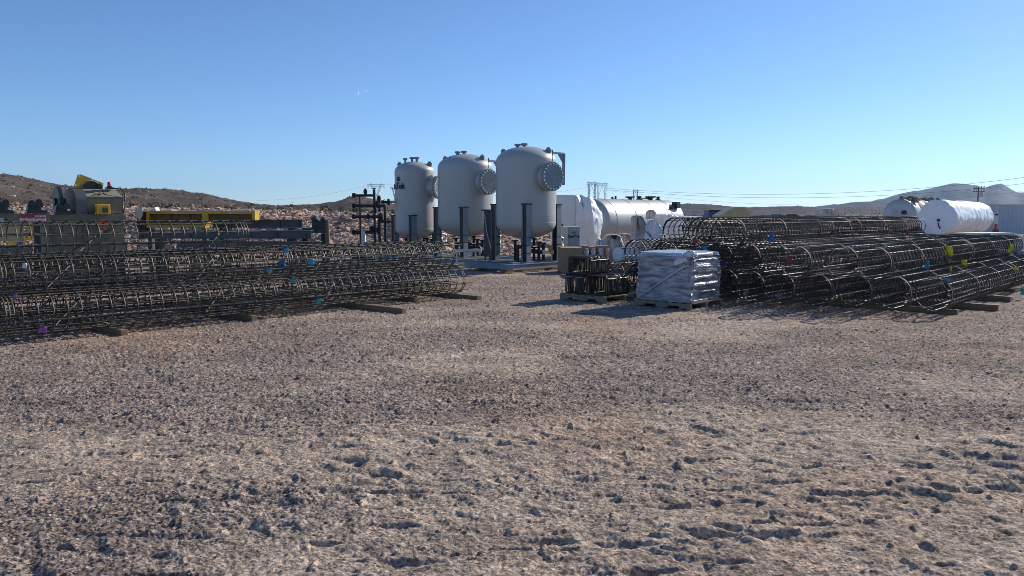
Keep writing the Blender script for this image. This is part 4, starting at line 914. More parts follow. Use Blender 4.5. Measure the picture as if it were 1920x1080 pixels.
# ================================================================== CONVEYOR DRIVE MACHINE AT FAR LEFT
def drive_machine():
    Y = 20.0; s = Y / F
    def q(x, y, dy=0.0): p = P(x, y, Y); return Vector((p.x, Y + dy, p.z))
    t = thing('conveyor_drive', (q(110, 401).x, Y + .6, 0), 'olive conveyor drive machine with bright sloped hood, red beacon and yellow guard, far left', 'conveyor drive')
    b = MB(); b.pxbox(90, 236, 413, 520, Y + .06, 1.3); b.build('body', M['olive'], t)
    b = MB(); b.pxbox(89, 233, 402.5, 412.6, Y, 1.4); b.build('deck', M['olive'], t)
    b = MB(); b.pxbox(88, 98, 413, 520, Y + .02, .12); b.pxbox(150, 156, 413.2, 520, Y + .02, .035); b.pxbox(210, 215, 413.2, 520, Y + .02, .035); b.build('stiffener', M['olive'], t)
    # hood: upright front, sloping upper face
    z0 = q(0, 402.3).z; z1 = q(0, 368).z; z2 = q(0, 352.5).z; xl = q(137, 400).x; xr = q(231, 400).x
    prof = [(0, z0), (0, z1), (.52, z2), (.95, z2), (1.2, z1), (1.2, z0)]
    b = MB(); b.prism([(xl, Y + .12 + y, z) for y, z in prof], (xr - xl, 0, 0)); h = b.build('hood', M['olive'], t)
    b = MB(); b.prism([(xl + .005, Y + .115, z1 + .001), (xr - .005, Y + .115, z1 + .001), (xr - .1, Y + .635, z2 + .006), (xl + .005, Y + .635, z2 + .006)], (0, .0, .012)); b.build('sloped_panel', M['olive_light'], t)  # the slope's brightness under the sky is put into its paler colour
    b = MB(); b.pxbox(190, 231, 396.5, 398.5, Y + .10, .02); b.build('ledge', M['olive_light'], t)
    a = q(176, 360, .19); b = MB(); b.tube([q(177, 362, .16), q(181, 360, .22), q(188, 357.5, .25), q(193, 356, .27), q(193.5, 359, .22), q(188, 361.5, .18), q(180, 362.5, .15)], .014, 6, closed=True); b.rod(q(193, 354, .3), q(193.5, 362, .2), .02, 6); b.build('lifting_loop', M['black'], h, 60)
    # belt wheel guard: an arched black hoop at the hood's left end
    cxp = q(120, 380); b = MB(); arc = []
    for rr, sgn in ((1.0, 1), (.78, -1)):
        ks = np.linspace(0, math.pi, 19) if sgn > 0 else np.linspace(math.pi, 0, 19)
        for a in ks: arc.append((0, .62 * math.cos(a) * rr, .34 * math.sin(a) * rr))
    zb = q(0, 375).z
    b.prism([(q(116, 0).x, Y + .62 + y, zb + z) for _, y, z in arc], (q(137, 0).x - q(116, 0).x, 0, 0))
    b.box((q(126, 0).x, Y + .06, (zb + z0) / 2), (.29, .12, zb - z0)); b.box((q(126, 0).x, Y + 1.18, (zb + z0) / 2), (.29, .12, zb - z0)); b.build('wheel_guard', M['steel_grey'], t, 40)
    b = MB(); c = q(110, 378, .62); b.disc(c, c + Vector((.10, 0, 0)), .42, 32); b.disc(c - Vector((.06, 0, 0)), c + Vector((.25, 0, 0)), .10, 16); b.build('belt_wheel', M['black'], t, 30)
    b = MB(); b.prism([q(124, 389, .05), q(145, 402, .05), q(128, 402, .05)], (0, .1, 0)); b.build('gusset', M['black'], t)
    # tilted yellow guard with a pulley behind it
    b = MB(); b.prism([q(139.5, 352, .42), q(148, 324.5, .42), q(153, 323.5, .42), q(197, 340, .42), q(195.5, 352, .42)], (0, .07, 0)); g = b.build('tilted_guard', M['yellow'], t)
    b = MB(); c = q(173, 352, .36)
    b.prism([c + Vector((.23 * math.cos(a), 0, .20 * math.sin(a))) for a in np.linspace(0, math.pi, 16)], (0, .055, 0)); b.build('pulley', M['black'], t, 30)
    b = MB(); b.tube([c + Vector((.25 * math.cos(a), .02, .22 * math.sin(a))) for a in np.linspace(0, math.pi, 16)], .018, 6); b.build('guard_rim', M['olive_light'], g, 60)
    b = MB(); b.disc(q(187, 345, .3), q(187, 345, .38), .06, 10); b.bar(q(187, 345, .35), q(193, 350, .35), .05); b.build('hinge', M['black'], g)
    b = MB()
    for x, y in ((150, 327), (143, 345), (192, 342), (175, 334)): c = q(x, y, .415); b.disc(c, c + Vector((0, -.02, 0)), .022, 8)
    b.build('bolt', M['zinc'], g)
    b = MB(); b.tube([q(215, 351, .3), q(226, 349, .2), q(233, 362, .1), q(232, 385, .03), q(228, 400, .02)], .018, 8); b.tube([q(157, 391, .09), q(158, 397, .05), q(166, 400, .0), q(171, 401, -.02)], .012, 6); b.build('hose', M['black'], t, 60)
    # beacon
    c = q(210.5, 351, .5); b = MB(); b.box(c + Vector((0, 0, .02)), (.20, .2, .05)); b.disc(c + Vector((0, 0, .045)), c + Vector((0, 0, .08)), .07, 16); k = b.build('beacon_base', M['black'], t, 30)
    b = MB(); b.lathe([(.052, .081), (.052, .17), (.035, .19), (.01, .195)], c, seg=18); b.build('beacon_lens', M['red'], k, 40)
    # yellow inspection box with a window
    b = MB(); b.pxbox(169, 197, 382, 402, Y - .10, .215); yb = b.build('inspection_box', M['yellow'], t)
    bv = yb.modifiers.new('edge', 'BEVEL'); bv.width = .02; bv.segments = 2
    b = MB(); b.pxbox(180, 192, 388.5, 398.5, Y - .104, .0035); b.build('window', M['glass'], yb)
    b = MB()
    for x, y in ((171, 384), (195, 384), (171, 400), (195, 400)): c = q(x, y, -.101); b.disc(c, c + Vector((0, -.015, 0)), .014, 8)
    b.build('bolt', M['zinc'], yb); b = MB(); b.pxbox(153, 159, 388, 393.5, Y + .112, .006); b.build('sticker', M['signwhite'], t); b = MB(); b.pxbox(160, 165, 388, 393, Y + .112, .006); b.build('switch', M['black'], t)
    b = MB(); c = q(186, 422, .02); b.disc(c, c + Vector((0, -.09, 0)), .135, 24); b.box(c + Vector((0, -.02, -.10)), (.2, .06, .08)); m_ = b.build('end_cover', M['orange'], t, 30)
    b = MB(); b.disc(c + Vector((.03, -.091, .03)), c + Vector((.03, -.12, .03)), .03, 10); b.build('hub', M['black'], m_)
    b = MB(); b.pxbox(161, 166, 419, 424, Y + .052, .006); b.build('sticker', M['galv'], t)
    # bearing blocks along the deck
    def bearing(x0, x1, yb_, h=24, Yo=0.0):
        b = MB(); w = (x1 - x0); m_ = []
        for c0, hh in ((x0 + w * .27, h * .92), (x0 + w * .70, h)):
            hw = w * .25; pts = [q(c0 - hw * 1.15, yb_, Yo)]
            for a in np.linspace(math.pi, 0, 9): pts.append(q(c0 + hw * .85 * math.cos(a), yb_ - hh + hw - hw * math.sin(a), Yo))
            pts.append(q(c0 + hw * 1.15, yb_, Yo)); b.prism(pts, (0, .20, 0))
        b.pxbox(x0 - 1, x1 + 1, yb_ - 6, yb_, Y + Yo - .03, .26); o = b.build('bearing_block', M['black'], t, 30)
        b = MB(); b.pxbox(x1 - 8, x1 - 2, yb_ - 11, yb_ - 7, Y + Yo - .008, .006); b.build('nameplate', M['galv'], o)
        b = MB(); c = q(x0 + w * .3, yb_ - h * .65, Yo); b.disc(c, c + Vector((0, -.05, 0)), w * .15 * s, 14); b.build('shaft_end', M['blackblue'], o, 30)
    bearing(99, 128, 402.4, 22); bearing(49, 78, 400.4, 27, -.05); bearing(-8, 21, 400.4, 26, -.05)
    # lower left trough
    b = MB(); b.pxbox(-70, 88, 400.5, 417, Y - .05, 1.2); b.pxbox(-70, 60, 464, 520, Y + .02, .9); b.build('trough', M['olive'], t)
    b = MB(); b.pxbox(-70, 47, 418, 450, Y + .02, .05); b.build('side_guard', M['tan'], t)
    b = MB(); b.pxbox(48, 59, 418.5, 450, Y - .02, .08); b.pxbox(42, 47, 441, 463, Y - .02, .05); b.pxbox(5, 31, 458, 462, Y - .04, .08); b.pxbox(16, 38, 450.5, 457, Y - .02, .05); b.build('guard_frame', M['yellow'], t)
    b = MB(); b.pxbox(61, 78, 418, 520, Y + .01, .12); b.build('column', M['black'], t)
    b = MB(); b.pxbox(31, 40, 452, 463.5, Y - .06, .05); b.build('junction_box', M['blue'], t)
    b = MB(); b.pxbox(33, 79, 402.5, 407.8, Y - .062, .008); sg = b.build('warning_sign', M['signred'], t)
    b = MB(); b.pxbox(33, 79, 408.2, 414.2, Y - .062, .008); b.build('sign_panel', M['signwhite'], sg)
    b = MB()
    for k in range(7): b.pxbox(59 + k * 2.8, 60.9 + k * 2.8, 403.8, 406.8, Y - .0655, .003)
    b.build('sign_letters', M['signwhite'], sg)
    b = MB()
    for x0, x1, y0 in ((36, 44, 409.2), (46, 56, 409.2), (58, 67, 409.2), (69, 77, 409.2), (36, 50, 412), (52, 63, 412), (65, 76, 412)): b.pxbox(x0, x1, y0, y0 + 1.2, Y - .0655, .003)
    b.build('sign_small_letters', M['signred'], sg)
    b = MB(); b.pxbox(1, 6.5, 409, 414.5, Y - .058, .006); b.build('sticker', M['signwhite'], t)
    b = MB(); b.pxbox(2.8, 4.8, 410.6, 412.6, Y - .0615, .003); b.pxbox(8, 13, 409.5, 413, Y - .058, .006); b.build('sticker_mark', M['black'], t)
    for x in (-40, 20, 110, 222):
        b = MB(); p = q(x, 500); b.box((p.x, Y + .4, .18), (.16, .9, .36)); b.build('foot', M['black'], t)
    t.rotation_euler = (0, 0, R(42)); t.scale = (.92, 1, 1); t.location.x -= .42
drive_machine()

# yellow guarded conveyor section and grey steel beams on the bank side
M['recess'] = mat('ochre mesh guard', (0.16, 0.105, 0.03), 0.7, var=0.3)
def yellow_conveyor():
    Y = 22.6; s = Y / F
    def q(x, y, dy=0.0): p = P(x, y, Y); return Vector((p.x, Y + dy, p.z))
    t = thing('yellow_conveyor', (q(365, 401).x, Y + .4, 0), 'long yellow guarded conveyor section with a pale grey end plate, behind the left stack', 'conveyor')
    b = MB(); xL, xR = 274, 478
    b.pxbox(xL, xR, 396.5, 401, Y, .4); b.pxbox(xL, 383, 421.5, 427, Y, .4)
    for x in (274, 379, 384, 472): b.pxbox(x, x + 6, 401.05, 421.4 if x < 384 else 413, Y, .4)
    b.build('frame', M['yellow'], t)
    b = MB(); b.pxbox(280.1, 378.9, 401.1, 421.3, Y + .09, .05); b.pxbox(390.1, 471.9, 401.1, 413, Y + .09, .05)
    for x in (319, 355, 404, 446): b.pxbox(x, x + 2, 401.1, 413, Y + .05, .035)
    b.build('mesh_panel', M['recess'], t)
    b = MB(); b.pxbox(268, 478, 394.8, 396.4, Y - .03, .46); b.build('cover_sheet', M['pale'], t)
    for x in (327, 429):
        b = MB(); b.pxbox(x, x + 5, 397.5, 400.5, Y - .006, .005); b.build('nameplate', M['galv'], t)
    b = MB(); b.prism([q(257, 389.5, -.06), q(269, 389.5, -.06), q(269, 403, -.06), q(264.5, 412, -.06), q(261, 412, -.06), q(257, 403, -.06)], (0, .05, 0)); b.build('end_plate', M['galv'], t)
    b = MB(); b.pxbox(256, 273, 397, 432, Y, .6); b.build('end_housing', M['black'], t)
    b = MB(); b.prism([q(277, 394.7, .1), q(287, 388.5, .1), q(290, 394.7, .1)], (0, .25, 0)); b.build('flap', M['galv'], t)
    for x in (278, 380):
        b = MB(); p = q(x, 440); z = q(0, 427).z; b.box((p.x, Y + .4, z / 2 - .01), (.12, .6, z - .03)); b.build('stand', M['steel_grey'], t)
yellow_conveyor()
def beam(x0, x1, y0, y1, Y, w, label, stand=True, cuts=()):
    a = P(x0, y0, Y); c = P(x1, y1, Y); t = thing('steel_beam', ((a.x + c.x) / 2, Y + w / 2, 0), label, 'steel beam', 0, 'grey steel conveyor beams')
    b = MB(); zt, zb = a.z, c.z; f = .022
    b.box(((a.x + c.x) / 2, Y + w / 2, zt - f / 2), (c.x - a.x, w, f)); b.box(((a.x + c.x) / 2, Y + w / 2, zb + f / 2), (c.x - a.x, w, f)); b.box(((a.x + c.x) / 2, Y + .05, (zt + zb) / 2), (c.x - a.x, .02, zt - zb - 2 * f - .002))
    b.build('web', M['steel_grey'], t)
    b = MB()
    for f_ in cuts: x = a.x + (c.x - a.x) * f_; b.box((x, Y + .02, (zt + zb) / 2), (.03, .035, zt - zb - .05))
    if cuts: b.build('stiffener', M['steel_grey'], t)
    if stand:
        for f_ in (.12, .88):
            b = MB(); b.box((a.x + (c.x - a.x) * f_, Y + w / 2, zb / 2 - .003), (.14, .5, zb - .01)); b.build('stand', M['black'], t)
    return t
beam(398, 566, 411.5, 427, 23.6, .3, 'uppermost grey steel beam showing above the left stack', cuts=(.1, .5, .75, .97))
beam(258, 583, 432, 447.5, 22.2, .3, 'longest grey steel beam below the yellow conveyor', cuts=(.02, .3, .65, .8, .97))
beam(330, 600, 453, 464, 21.8, .3, 'lowest grey steel beam just above the left stack', cuts=(.2, .5, .9))
beam(566, 613, 427, 437, 23.2, .3, 'short grey beam end carrying the black twin rollers', cuts=(.5,))
def rollers():
    Y = 23.1
    def q(x, y, dy=0.0): p = P(x, y, Y); return Vector((p.x, Y + dy, p.z))
    z = q(0, 426.9).z; t = thing('roller_bracket', (q(597, 401).x, Y + .2, z), 'black bracket with twin idler rollers on the short beam end', 'roller bracket')
    b = MB(); b.prism([q(584.5, 426.9), q(585.5, 412), q(588, 406), q(592, 405), q(596, 413), q(600, 414.5), q(604, 408), q(608, 407), q(610.5, 412), q(610.5, 426.9)], (0, .3, 0)); b.build('bracket', M['black'], t)
    for x, y in ((589.5, 411), (606.5, 412.5)):
        b = MB(); c = q(x, y, -.10); b.disc(c, c + Vector((0, .5, 0)), .07, 16); b.disc(c + Vector((0, -.03, 0)), c + Vector((0, -.001, 0)), .035, 12); b.build('roller', M['blackblue'], t, 30)
rollers()
o = MB(); o.box((0, 0, .55), (.09, .1, 1.1)); p = P(614.5, 440, 22.9); o = o.build('wooden_post', M['lumber']); o.location = (p.x, 22.9, P(0, 413, 22.9).z - 1.1); 
md = o.modifiers.new('worn', 'BEVEL'); md.width = .006; tag(o, 'upright wooden post at the right end of the grey beams', 'post')
o.location.z = 0; o.scale = (1, 1, P(0, 413, 22.9).z / 1.1)

# ================================================================== WRAPPED GOODS, BOXES AND TANKS BEYOND
def folds(amp, fr, vz, seed=0.0, vert=0.25):
    def d(a, z):
        c, s = math.cos(a), math.sin(a)
        w = .5 * mnoise.noise(Vector((c * 2, s * 2 + seed, z * 1.3)))
        crease = 1 - 2.2 * abs(mnoise.noise(Vector((c * 4.2 + w, s * 4.2 + w + seed, z * .55))))
        return amp * .75 * crease + amp * mnoise.noise(Vector((c * fr + seed, s * fr, z * vz * vert))) + amp * .5 * mnoise.noise(Vector((c * fr * 2.7, s * fr * 2.7 + seed, z * vz))) + amp * .22 * mnoise.noise(Vector((c * 14, s * 14, z * 9 + seed)))
    return d
def wrapped_lump(name, rows, disp, m, label, cat, e=4.0, seg=120, sub=14, group=None):
    z0 = rows[0][0]; o = MB().loft(rows, disp, seg=seg, sub=sub, e=e).build(name, M[m], loc=(rows[0][1], rows[0][2], z0), smooth=50); return tag(o, label, cat, group)
def px_rows(Y, rows, hy, yaw=0.0):            # rows: (photo y, left x, right x)
    out = []
    for y, x0, x1 in rows: a = P(x0, y, Y); b = P(x1, y, Y); out.append((a.z, (a.x + b.x) / 2, Y + hy, (b.x - a.x) / 2, hy, yaw))
    return out[::-1]
GW = 'white wrapped goods behind the right pile'
wrapped_lump('shrink_wrapped_crate', px_rows(30.5, [(365.5, 1044, 1076), (366.5, 1040, 1082), (400, 1038, 1083), (440, 1038, 1083), (486, 1038, 1083)], 1.1), folds(.035, 3, 2), 'wrap_white', 'tall white shrink-wrapped crate with a flat front beside the nearest vessel', 'wrapped crate', e=12)
def draped_machine():
    Y = 30.0
    p = dict(A=(1083, 368, .15), B=(1091, 366, .55), C=(1105, 371, -.05), D=(1113, 372.5, .45), E=(1129, 402, .25), N=(1127, 425, .05), F=(1124, 448, .12), G=(1121, 488, .2), Hh=(1083, 488, .1), M=(1083, 425, .12),
             I=(1094, 398, -.16), J=(1110, 402, -.34), K=(1100, 446, -.05), L=(1113, 452, -.30), O=(1104, 488, -.10), Q=(1118, 392, .02))
    tri = ['ABI', 'BCI', 'AIM', 'IKM', 'MKHh', 'KOHh', 'CJI', 'IJK', 'CDQ', 'CQJ', 'DEQ', 'QEJ', 'ENJ', 'JNL', 'JLK', 'NFL', 'LFG', 'LGO', 'KLO']
    bm = bmesh.new(); vs = {}; bk = {}
    for k, (x, y, dy) in p.items(): c = P(x, y, Y); vs[k] = bm.verts.new((c.x, Y + dy, max(0, c.z)))
    for t in tri: ks = ['Hh' if ch == 'H' else ch for ch in t if ch != 'h']; bm.faces.new([vs[k] for k in ks])
    rim = ['A', 'B', 'C', 'D', 'E', 'N', 'F', 'G', 'O', 'Hh', 'M']
    for k in rim: v = vs[k]; bk[k] = bm.verts.new((v.co.x + .05, Y + 2.0, v.co.z * .97))
    for i, k in enumerate(rim): n = rim[(i + 1) % len(rim)]; bm.faces.new([vs[k], vs[n], bk[n], bk[k]])
    bm.faces.new([bk[k] for k in rim][::-1]); bmesh.ops.triangulate(bm, faces=bm.faces); bmesh.ops.recalc_face_normals(bm, faces=bm.faces)
    bmesh.ops.subdivide_edges(bm, edges=bm.edges, cuts=6, use_grid_fill=True); bm.normal_update()
    for v in bm.verts:
        q = v.co; w = 1 - 2.4 * abs(mnoise.noise(Vector((q.x * 5 + q.z * .7, q.y * 3, q.z * 1.1)))); w2 = 1 - 2.4 * abs(mnoise.noise(Vector((q.x * 3 - q.z * 1.9, q.y * 2, q.z * 2.2 + 5))))
        v.co += v.normal * (.045 * w + .035 * w2 + .012 * mnoise.noise(q * 9))
    c0 = P(1105, 488, Y); me = bpy.data.meshes.new('shrink_wrapped_machine'); bmesh.ops.translate(bm, verts=bm.verts, vec=(-c0.x, -Y, 0)); bm.to_mesh(me); bm.free(); me.materials.append(M['wrap_white'])
    me.polygons.foreach_set('use_smooth', [True] * len(me.polygons)); me.set_sharp_from_angle(angle=R(28))
    o = bpy.data.objects.new('shrink_wrapped_machine', me); COL.objects.link(o); o.location = (c0.x, Y, 0); tag(o, 'white plastic draped in deep folds over a tall machine at the silver tank’s end', 'wrapped machine')
draped_machine()
# blue grey cabinet
def cabinet():
    Y = 26.2; a = P(1054, 425, Y); c = P(1087, 461, Y); xm = P(1065.5, 425, Y).x
    t = thing('electrical_cabinet', ((a.x + c.x) / 2, Y + .3, c.z), 'electrical cabinet with blue grey door and pale side, standing among the cardboard boxes', 'electrical cabinet')
    b = MB(); b.box(((a.x + xm) / 2 - .0, Y + .32, (a.z + .45) / 2), (xm - a.x, .62, a.z - .45)); b.box(((xm + c.x) / 2, Y + .34, (a.z + .45) / 2), (c.x - xm - .004, .60, a.z - .452)); b.build('housing', M['cabinet_side'], t)
    b = MB(); b.box(((xm + c.x) / 2, Y + .015, (a.z + .45) / 2), (c.x - xm - .02, .04, a.z - .45 - .02)); d = b.build('door', M['cabinet'], t)
    V, Fs = text_mesh('SpinTek', .12, .002, .006); w = V[:, 0].max(); xc = (xm + c.x) / 2 - w / 2; zz = P(0, 445.5, Y).z
    me = bpy.data.meshes.new('lettering'); me.from_pydata((np.stack([xc + V[:, 0], np.full(len(V), Y - .0075) - V[:, 2], zz + V[:, 1]], 1) - np.array(t.location)).tolist(), [], Fs); me.materials.append(M['navy']); o = bpy.data.objects.new('lettering', me); COL.objects.link(o); o.parent = d
    b = MB(); x = (xm + c.x) / 2
    b.tube([(x + .045 * math.cos(q_), Y - .009, zz + .15 + .045 * math.sin(q_)) for q_ in np.linspace(0, math.pi, 9)], .012, 5); b.rod((x - .05, Y - .009, zz + .125), (x + .05, Y - .009, zz + .125), .008, 5); b.build('emblem', M['navy'], d)
    b = MB(); b.box((x, Y - .009, P(0, 429.5, Y).z), (.12, .006, .035)); b.build('nameplate', M['galv'], d)
    b = MB()
    for sx in (a.x + .06, c.x - .06): b.box((sx, Y + .33, .2245), (.06, .5, .449))
    b.build('stand', M['steel_grey'], t)
    b = MB(); p = P(1055.5, 421, Y); b.disc((p.x, Y + .3, a.z + .001), (p.x, Y + .3, a.z + .09), .03, 10); b.build('gland', M['black'], t)
cabinet()
# cardboard boxes
def carton(u, v, su, sv, h, label, open_=False, z=0.0, wrap=False, yaw=0.0):
    c = W(u, v, z); t = thing('cardboard_box', c, label, 'box', YROT + yaw, 'cardboard boxes beside the tie pallet')
    Rm = Matrix.Rotation(YROT + yaw, 3, 'Z')
    b = MB(); b.box(c + Vector((0, 0, h / 2)), (su, sv, h), Rm); o = b.build('carton', M['card'], t); bv = o.modifiers.new('edge', 'BEVEL'); bv.width = .012; bv.segments = 2
    for s in (-1, 1):
        b = MB(); b.box(c + Rm @ Vector((0, s * sv * .252, h + .006)), (su * .98, sv * .49, .008), Rm); b.build('flap', M['card'], t)
    b = MB(); b.box(c + Rm @ Vector((0, 0, h + .0115)), (su * .99, .06, .002), Rm); b.build('tape', M['tan'], t)
    if wrap:
        p = c + Rm @ Vector((-su * .5, -sv * .1, h * .72)); b = MB()
        b.loft([(p.z - h * .22, p.x, p.y, .03, sv * .30, YROT), (p.z, p.x, p.y, .06, sv * .36, YROT), (p.z + h * .22, p.x, p.y, .03, sv * .28, YROT)], lambda a, zz: .03 * mnoise.noise(Vector((math.cos(a) * 4, math.sin(a) * 4, zz * 16))), seg=40, sub=8, e=3)
        b.build('film_patch', M['plasticbag'], t, 60)
    return t
def carton_px(x0, x1, ytop, Y, label, depth, wrap=False, tilt=0.0):
    a = P(x0, ytop, Y); c = P(x1, ytop, Y); w = c.x - a.x; xm = (a.x + c.x) / 2; yc = Y + depth / 2; u = xm * SA + yc * CA; v = xm * CA - yc * SA
    return carton(u, v, depth, w - .012, a.z - .02, label, wrap=wrap, yaw=R(90) - YROT + tilt)
carton_px(1051, 1091, 464, 23.3, 'largest brown cardboard crate, leftmost in the row of boxes', .9, tilt=R(5))
carton_px(1092, 1105, 461, 23.5, 'brown cardboard box with film bunched on its face, next to the largest crate', .5, True)
carton_px(1105.5, 1117, 462, 23.7, 'brown cardboard box in the middle of the row, film on its face', .5, True)
carton_px(1118, 1132, 461, 23.9, 'brown cardboard box second from the right of the row, film on its face', .5, True)
carton_px(1133, 1144, 461, 24.4, 'rightmost small brown cardboard box by the white bundles', .5, True)
# white wrapped bundles
def lump_px(Y, rows, hy, disp, m, label, e=3.0, yaw=0.0, cat='wrapped bundle'):
    return wrapped_lump('wrapped_bundle', px_rows(Y, rows, hy, yaw), disp, m, label, cat, e=e, group=GW)
lump_px(25.5, [(440, 1148, 1156), (443, 1141, 1165), (452, 1136, 1168), (462, 1134, 1170), (478, 1134, 1170), (505, 1134, 1170)], .5, folds(.08, 2.2, 3, 1.0), 'wrap_dirty', 'domed dusty white wrapped bundle with a dark spot near its top')
b = MB(); p = P(1152, 443, 25.45); b.loft([(p.z - .10, p.x, p.y + .05, .04, .05, 0), (p.z, p.x, p.y + .05, .06, .06, 0), (p.z + .04, p.x, p.y + .05, .05, .05, 0)], folds(.03, 3, 10), seg=24, sub=5, e=3); o = b.build('dark_patch', M['dark_box'], [o for o in bpy.data.objects if o.get('label', '').startswith('domed dusty')][0], 60)
lump_px(26.6, [(438.5, 1168, 1178), (442, 1163, 1184), (455, 1160, 1190), (470, 1158, 1194), (500, 1158, 1194)], .5, folds(.09, 2.6, 3, 2.0), 'wrap_dirty', 'crumpled white wrapped bundle between the dome and the tall stained bundle')
lump_px(25.6, [(449, 1123, 1128), (453, 1121, 1134), (462, 1120, 1138), (490, 1120, 1138)], .3, folds(.06, 2.6, 4, 7.0), 'wrap_white', 'small white wrapped lump behind the cardboard boxes')
lump_px(23.4, [(404.5, 1197, 1201), (408, 1194, 1206), (420, 1193, 1213), (440, 1192, 1232), (470, 1192, 1236), (500, 1192, 1236)], .55, folds(.10, 2.0, 2, 3.0), 'wrap_dirty', 'tall stained white bundle with a knotted neck, left of the first high cage')
lump_px(23.2, [(412, 1222, 1228), (416, 1216, 1236), (430, 1211, 1246), (455, 1208, 1249), (500, 1208, 1249)], .5, folds(.07, 1.8, 2, 9.0), 'wrap_white', 'peaked bluish white bundle in front of the stained one')
b = MB(); p = P(1218, 441, 23.1); b.prism([p + Vector((.14 * math.cos(a) * math.cos(.6) - .035 * math.sin(a), 0, -.14 * math.cos(a) * math.sin(1.0) + .05 * math.sin(a))) for a in np.linspace(0, 2 * math.pi, 14, endpoint=False)], (0, .12, 0))
b.build('dark_opening', M['brown_band'], [o for o in bpy.data.objects if o.get('label', '').startswith('peaked bluish')][0])
lump_px(24.6, [(394, 1221, 1226), (397, 1218, 1229), (408, 1218, 1231), (425, 1217, 1233), (500, 1216, 1236)], .3, folds(.05, 2.4, 3, 11.0), 'wrap_dirty', 'narrow tan capped wrapped post rising above the bundles')
lump_px(25.2, [(402, 1232, 1262), (407, 1228, 1272), (425, 1228, 1276), (460, 1228, 1280), (500, 1228, 1280)], .6, folds(.10, 2.2, 3, 5.0), 'wrap_white', 'broad white bundle glimpsed through the first high cage')
lump_px(26.8, [(406, 1285, 1318), (411, 1280, 1326), (430, 1280, 1330), (495, 1280, 1330)], .6, folds(.10, 2.4, 3, 6.0), 'wrap_white', 'white bundle seen through the top cages left of the tan hood')
lump_px(30.0, [(414, 1412, 1430), (418, 1408, 1436), (440, 1408, 1438), (480, 1408, 1438)], .5, folds(.10, 2.4, 3, 8.0), 'wrap_white', 'white bundle seen through the top cages right of the tan hood')
lump_px(31.0, [(416, 1546, 1590), (420, 1540, 1600), (440, 1540, 1604), (480, 1540, 1604)], .6, folds(.10, 2.4, 3, 12.0), 'wrap_white', 'low white bundle glimpsed through the far top cages')
lump_px(31.0, [(411, 1592, 1620), (416, 1588, 1632), (440, 1588, 1634), (480, 1588, 1634)], .6, folds(.10, 2.4, 3, 14.0), 'wrap_dirty', 'dusty bundle glimpsed through the far top cages towards the banded tank')
lump_px(40.0, [(391.5, 1546, 1566), (393, 1543, 1569), (400, 1542, 1570), (440, 1542, 1570)], .5, folds(.08, 3, 4, 13.0), 'wrap_dirty', 'small grey white wrapped block peeping over the top cages')
# rolled white pipe insulation lying down: end disc towards the camera
def roll():
    Y = 23.6; s = Y / F; c = P(1157, 478, Y); d = Vector((.80, .60, 0)); prof = [(.001, -.01), (.15, -.01), (.21, .0), (.225, .02)]
    for i in range(1, 16): prof.append((.225 + .012 * math.sin(i * 2.1), .02 + 1.0 * i / 15))
    prof += [(.2, 1.05), (.001, 1.06)]
    t = thing('wrapped_roll', (c.x, c.y, .0), 'white wrapped roll lying down with its flat round end towards the camera', 'wrapped roll', 0, GW)
    b = MB(); b.lathe(prof, c, seg=36, rot=d.to_track_quat('Z', 'Y').to_matrix()); b.build('roll', M['wrap_white'], t, 30)
    for k in (.2, .85):
        p = c + d * k; b = MB(); b.box((p.x, p.y, (c.z - .2) / 2), (.12, .5, c.z - .2)); b.build('block', M['lumber'], t)
roll()
# silver tank
def lying_tank(name, c, d, r, L, m, label, cat, head=.28, bands=(), bandmat=None, saddles=True, seams=(), smooth=35):
    t = thing(name, (c.x, c.y, 0), label, cat); rot = d.to_track_quat('Z', 'Y').to_matrix(); hd = r * head; prof = []
    for i in range(9): a = math.pi / 2 * i / 8; prof.append((max(.001, r * math.sin(a)), hd - hd * math.cos(a)))
    for i in range(1, 8): prof.append((r, hd + (L - 2 * hd) * i / 8))
    for i in range(9): a = math.pi / 2 * i / 8; prof.append((max(.001, r * math.cos(a)), L - hd + hd * math.sin(a)))
    b = MB(); b.lathe(prof, c, seg=64, rot=rot); b.build('shell', M[m], t, smooth)
    for f in seams:
        b = MB(); b.lathe([(r + .001, f * L - .03), (r + .012, f * L - .02), (r + .012, f * L + .02), (r + .001, f * L + .03)], c, seg=64, rot=rot); b.build('jacket_seam', M['seam'], t, 60)
    for f, w in bands:
        b = MB(); b.lathe([(r + .002, f * L - w), (r + .03, f * L - w + .01), (r + .03, f * L + w - .01), (r + .002, f * L + w)], c, seg=64, rot=rot); b.build('band', M[bandmat], t, 40)
    if saddles:
        for f in (.22, .78):
            p = c + d * (L * f); h = c.z - r * .85; b = MB(); yaw = math.atan2(d.y, d.x); b.box((p.x, p.y, h / 2), (.22, r * 1.5, h), Matrix.Rotation(yaw, 3, 'Z')); b.build('saddle', M['steel_grey'], t)
    return t
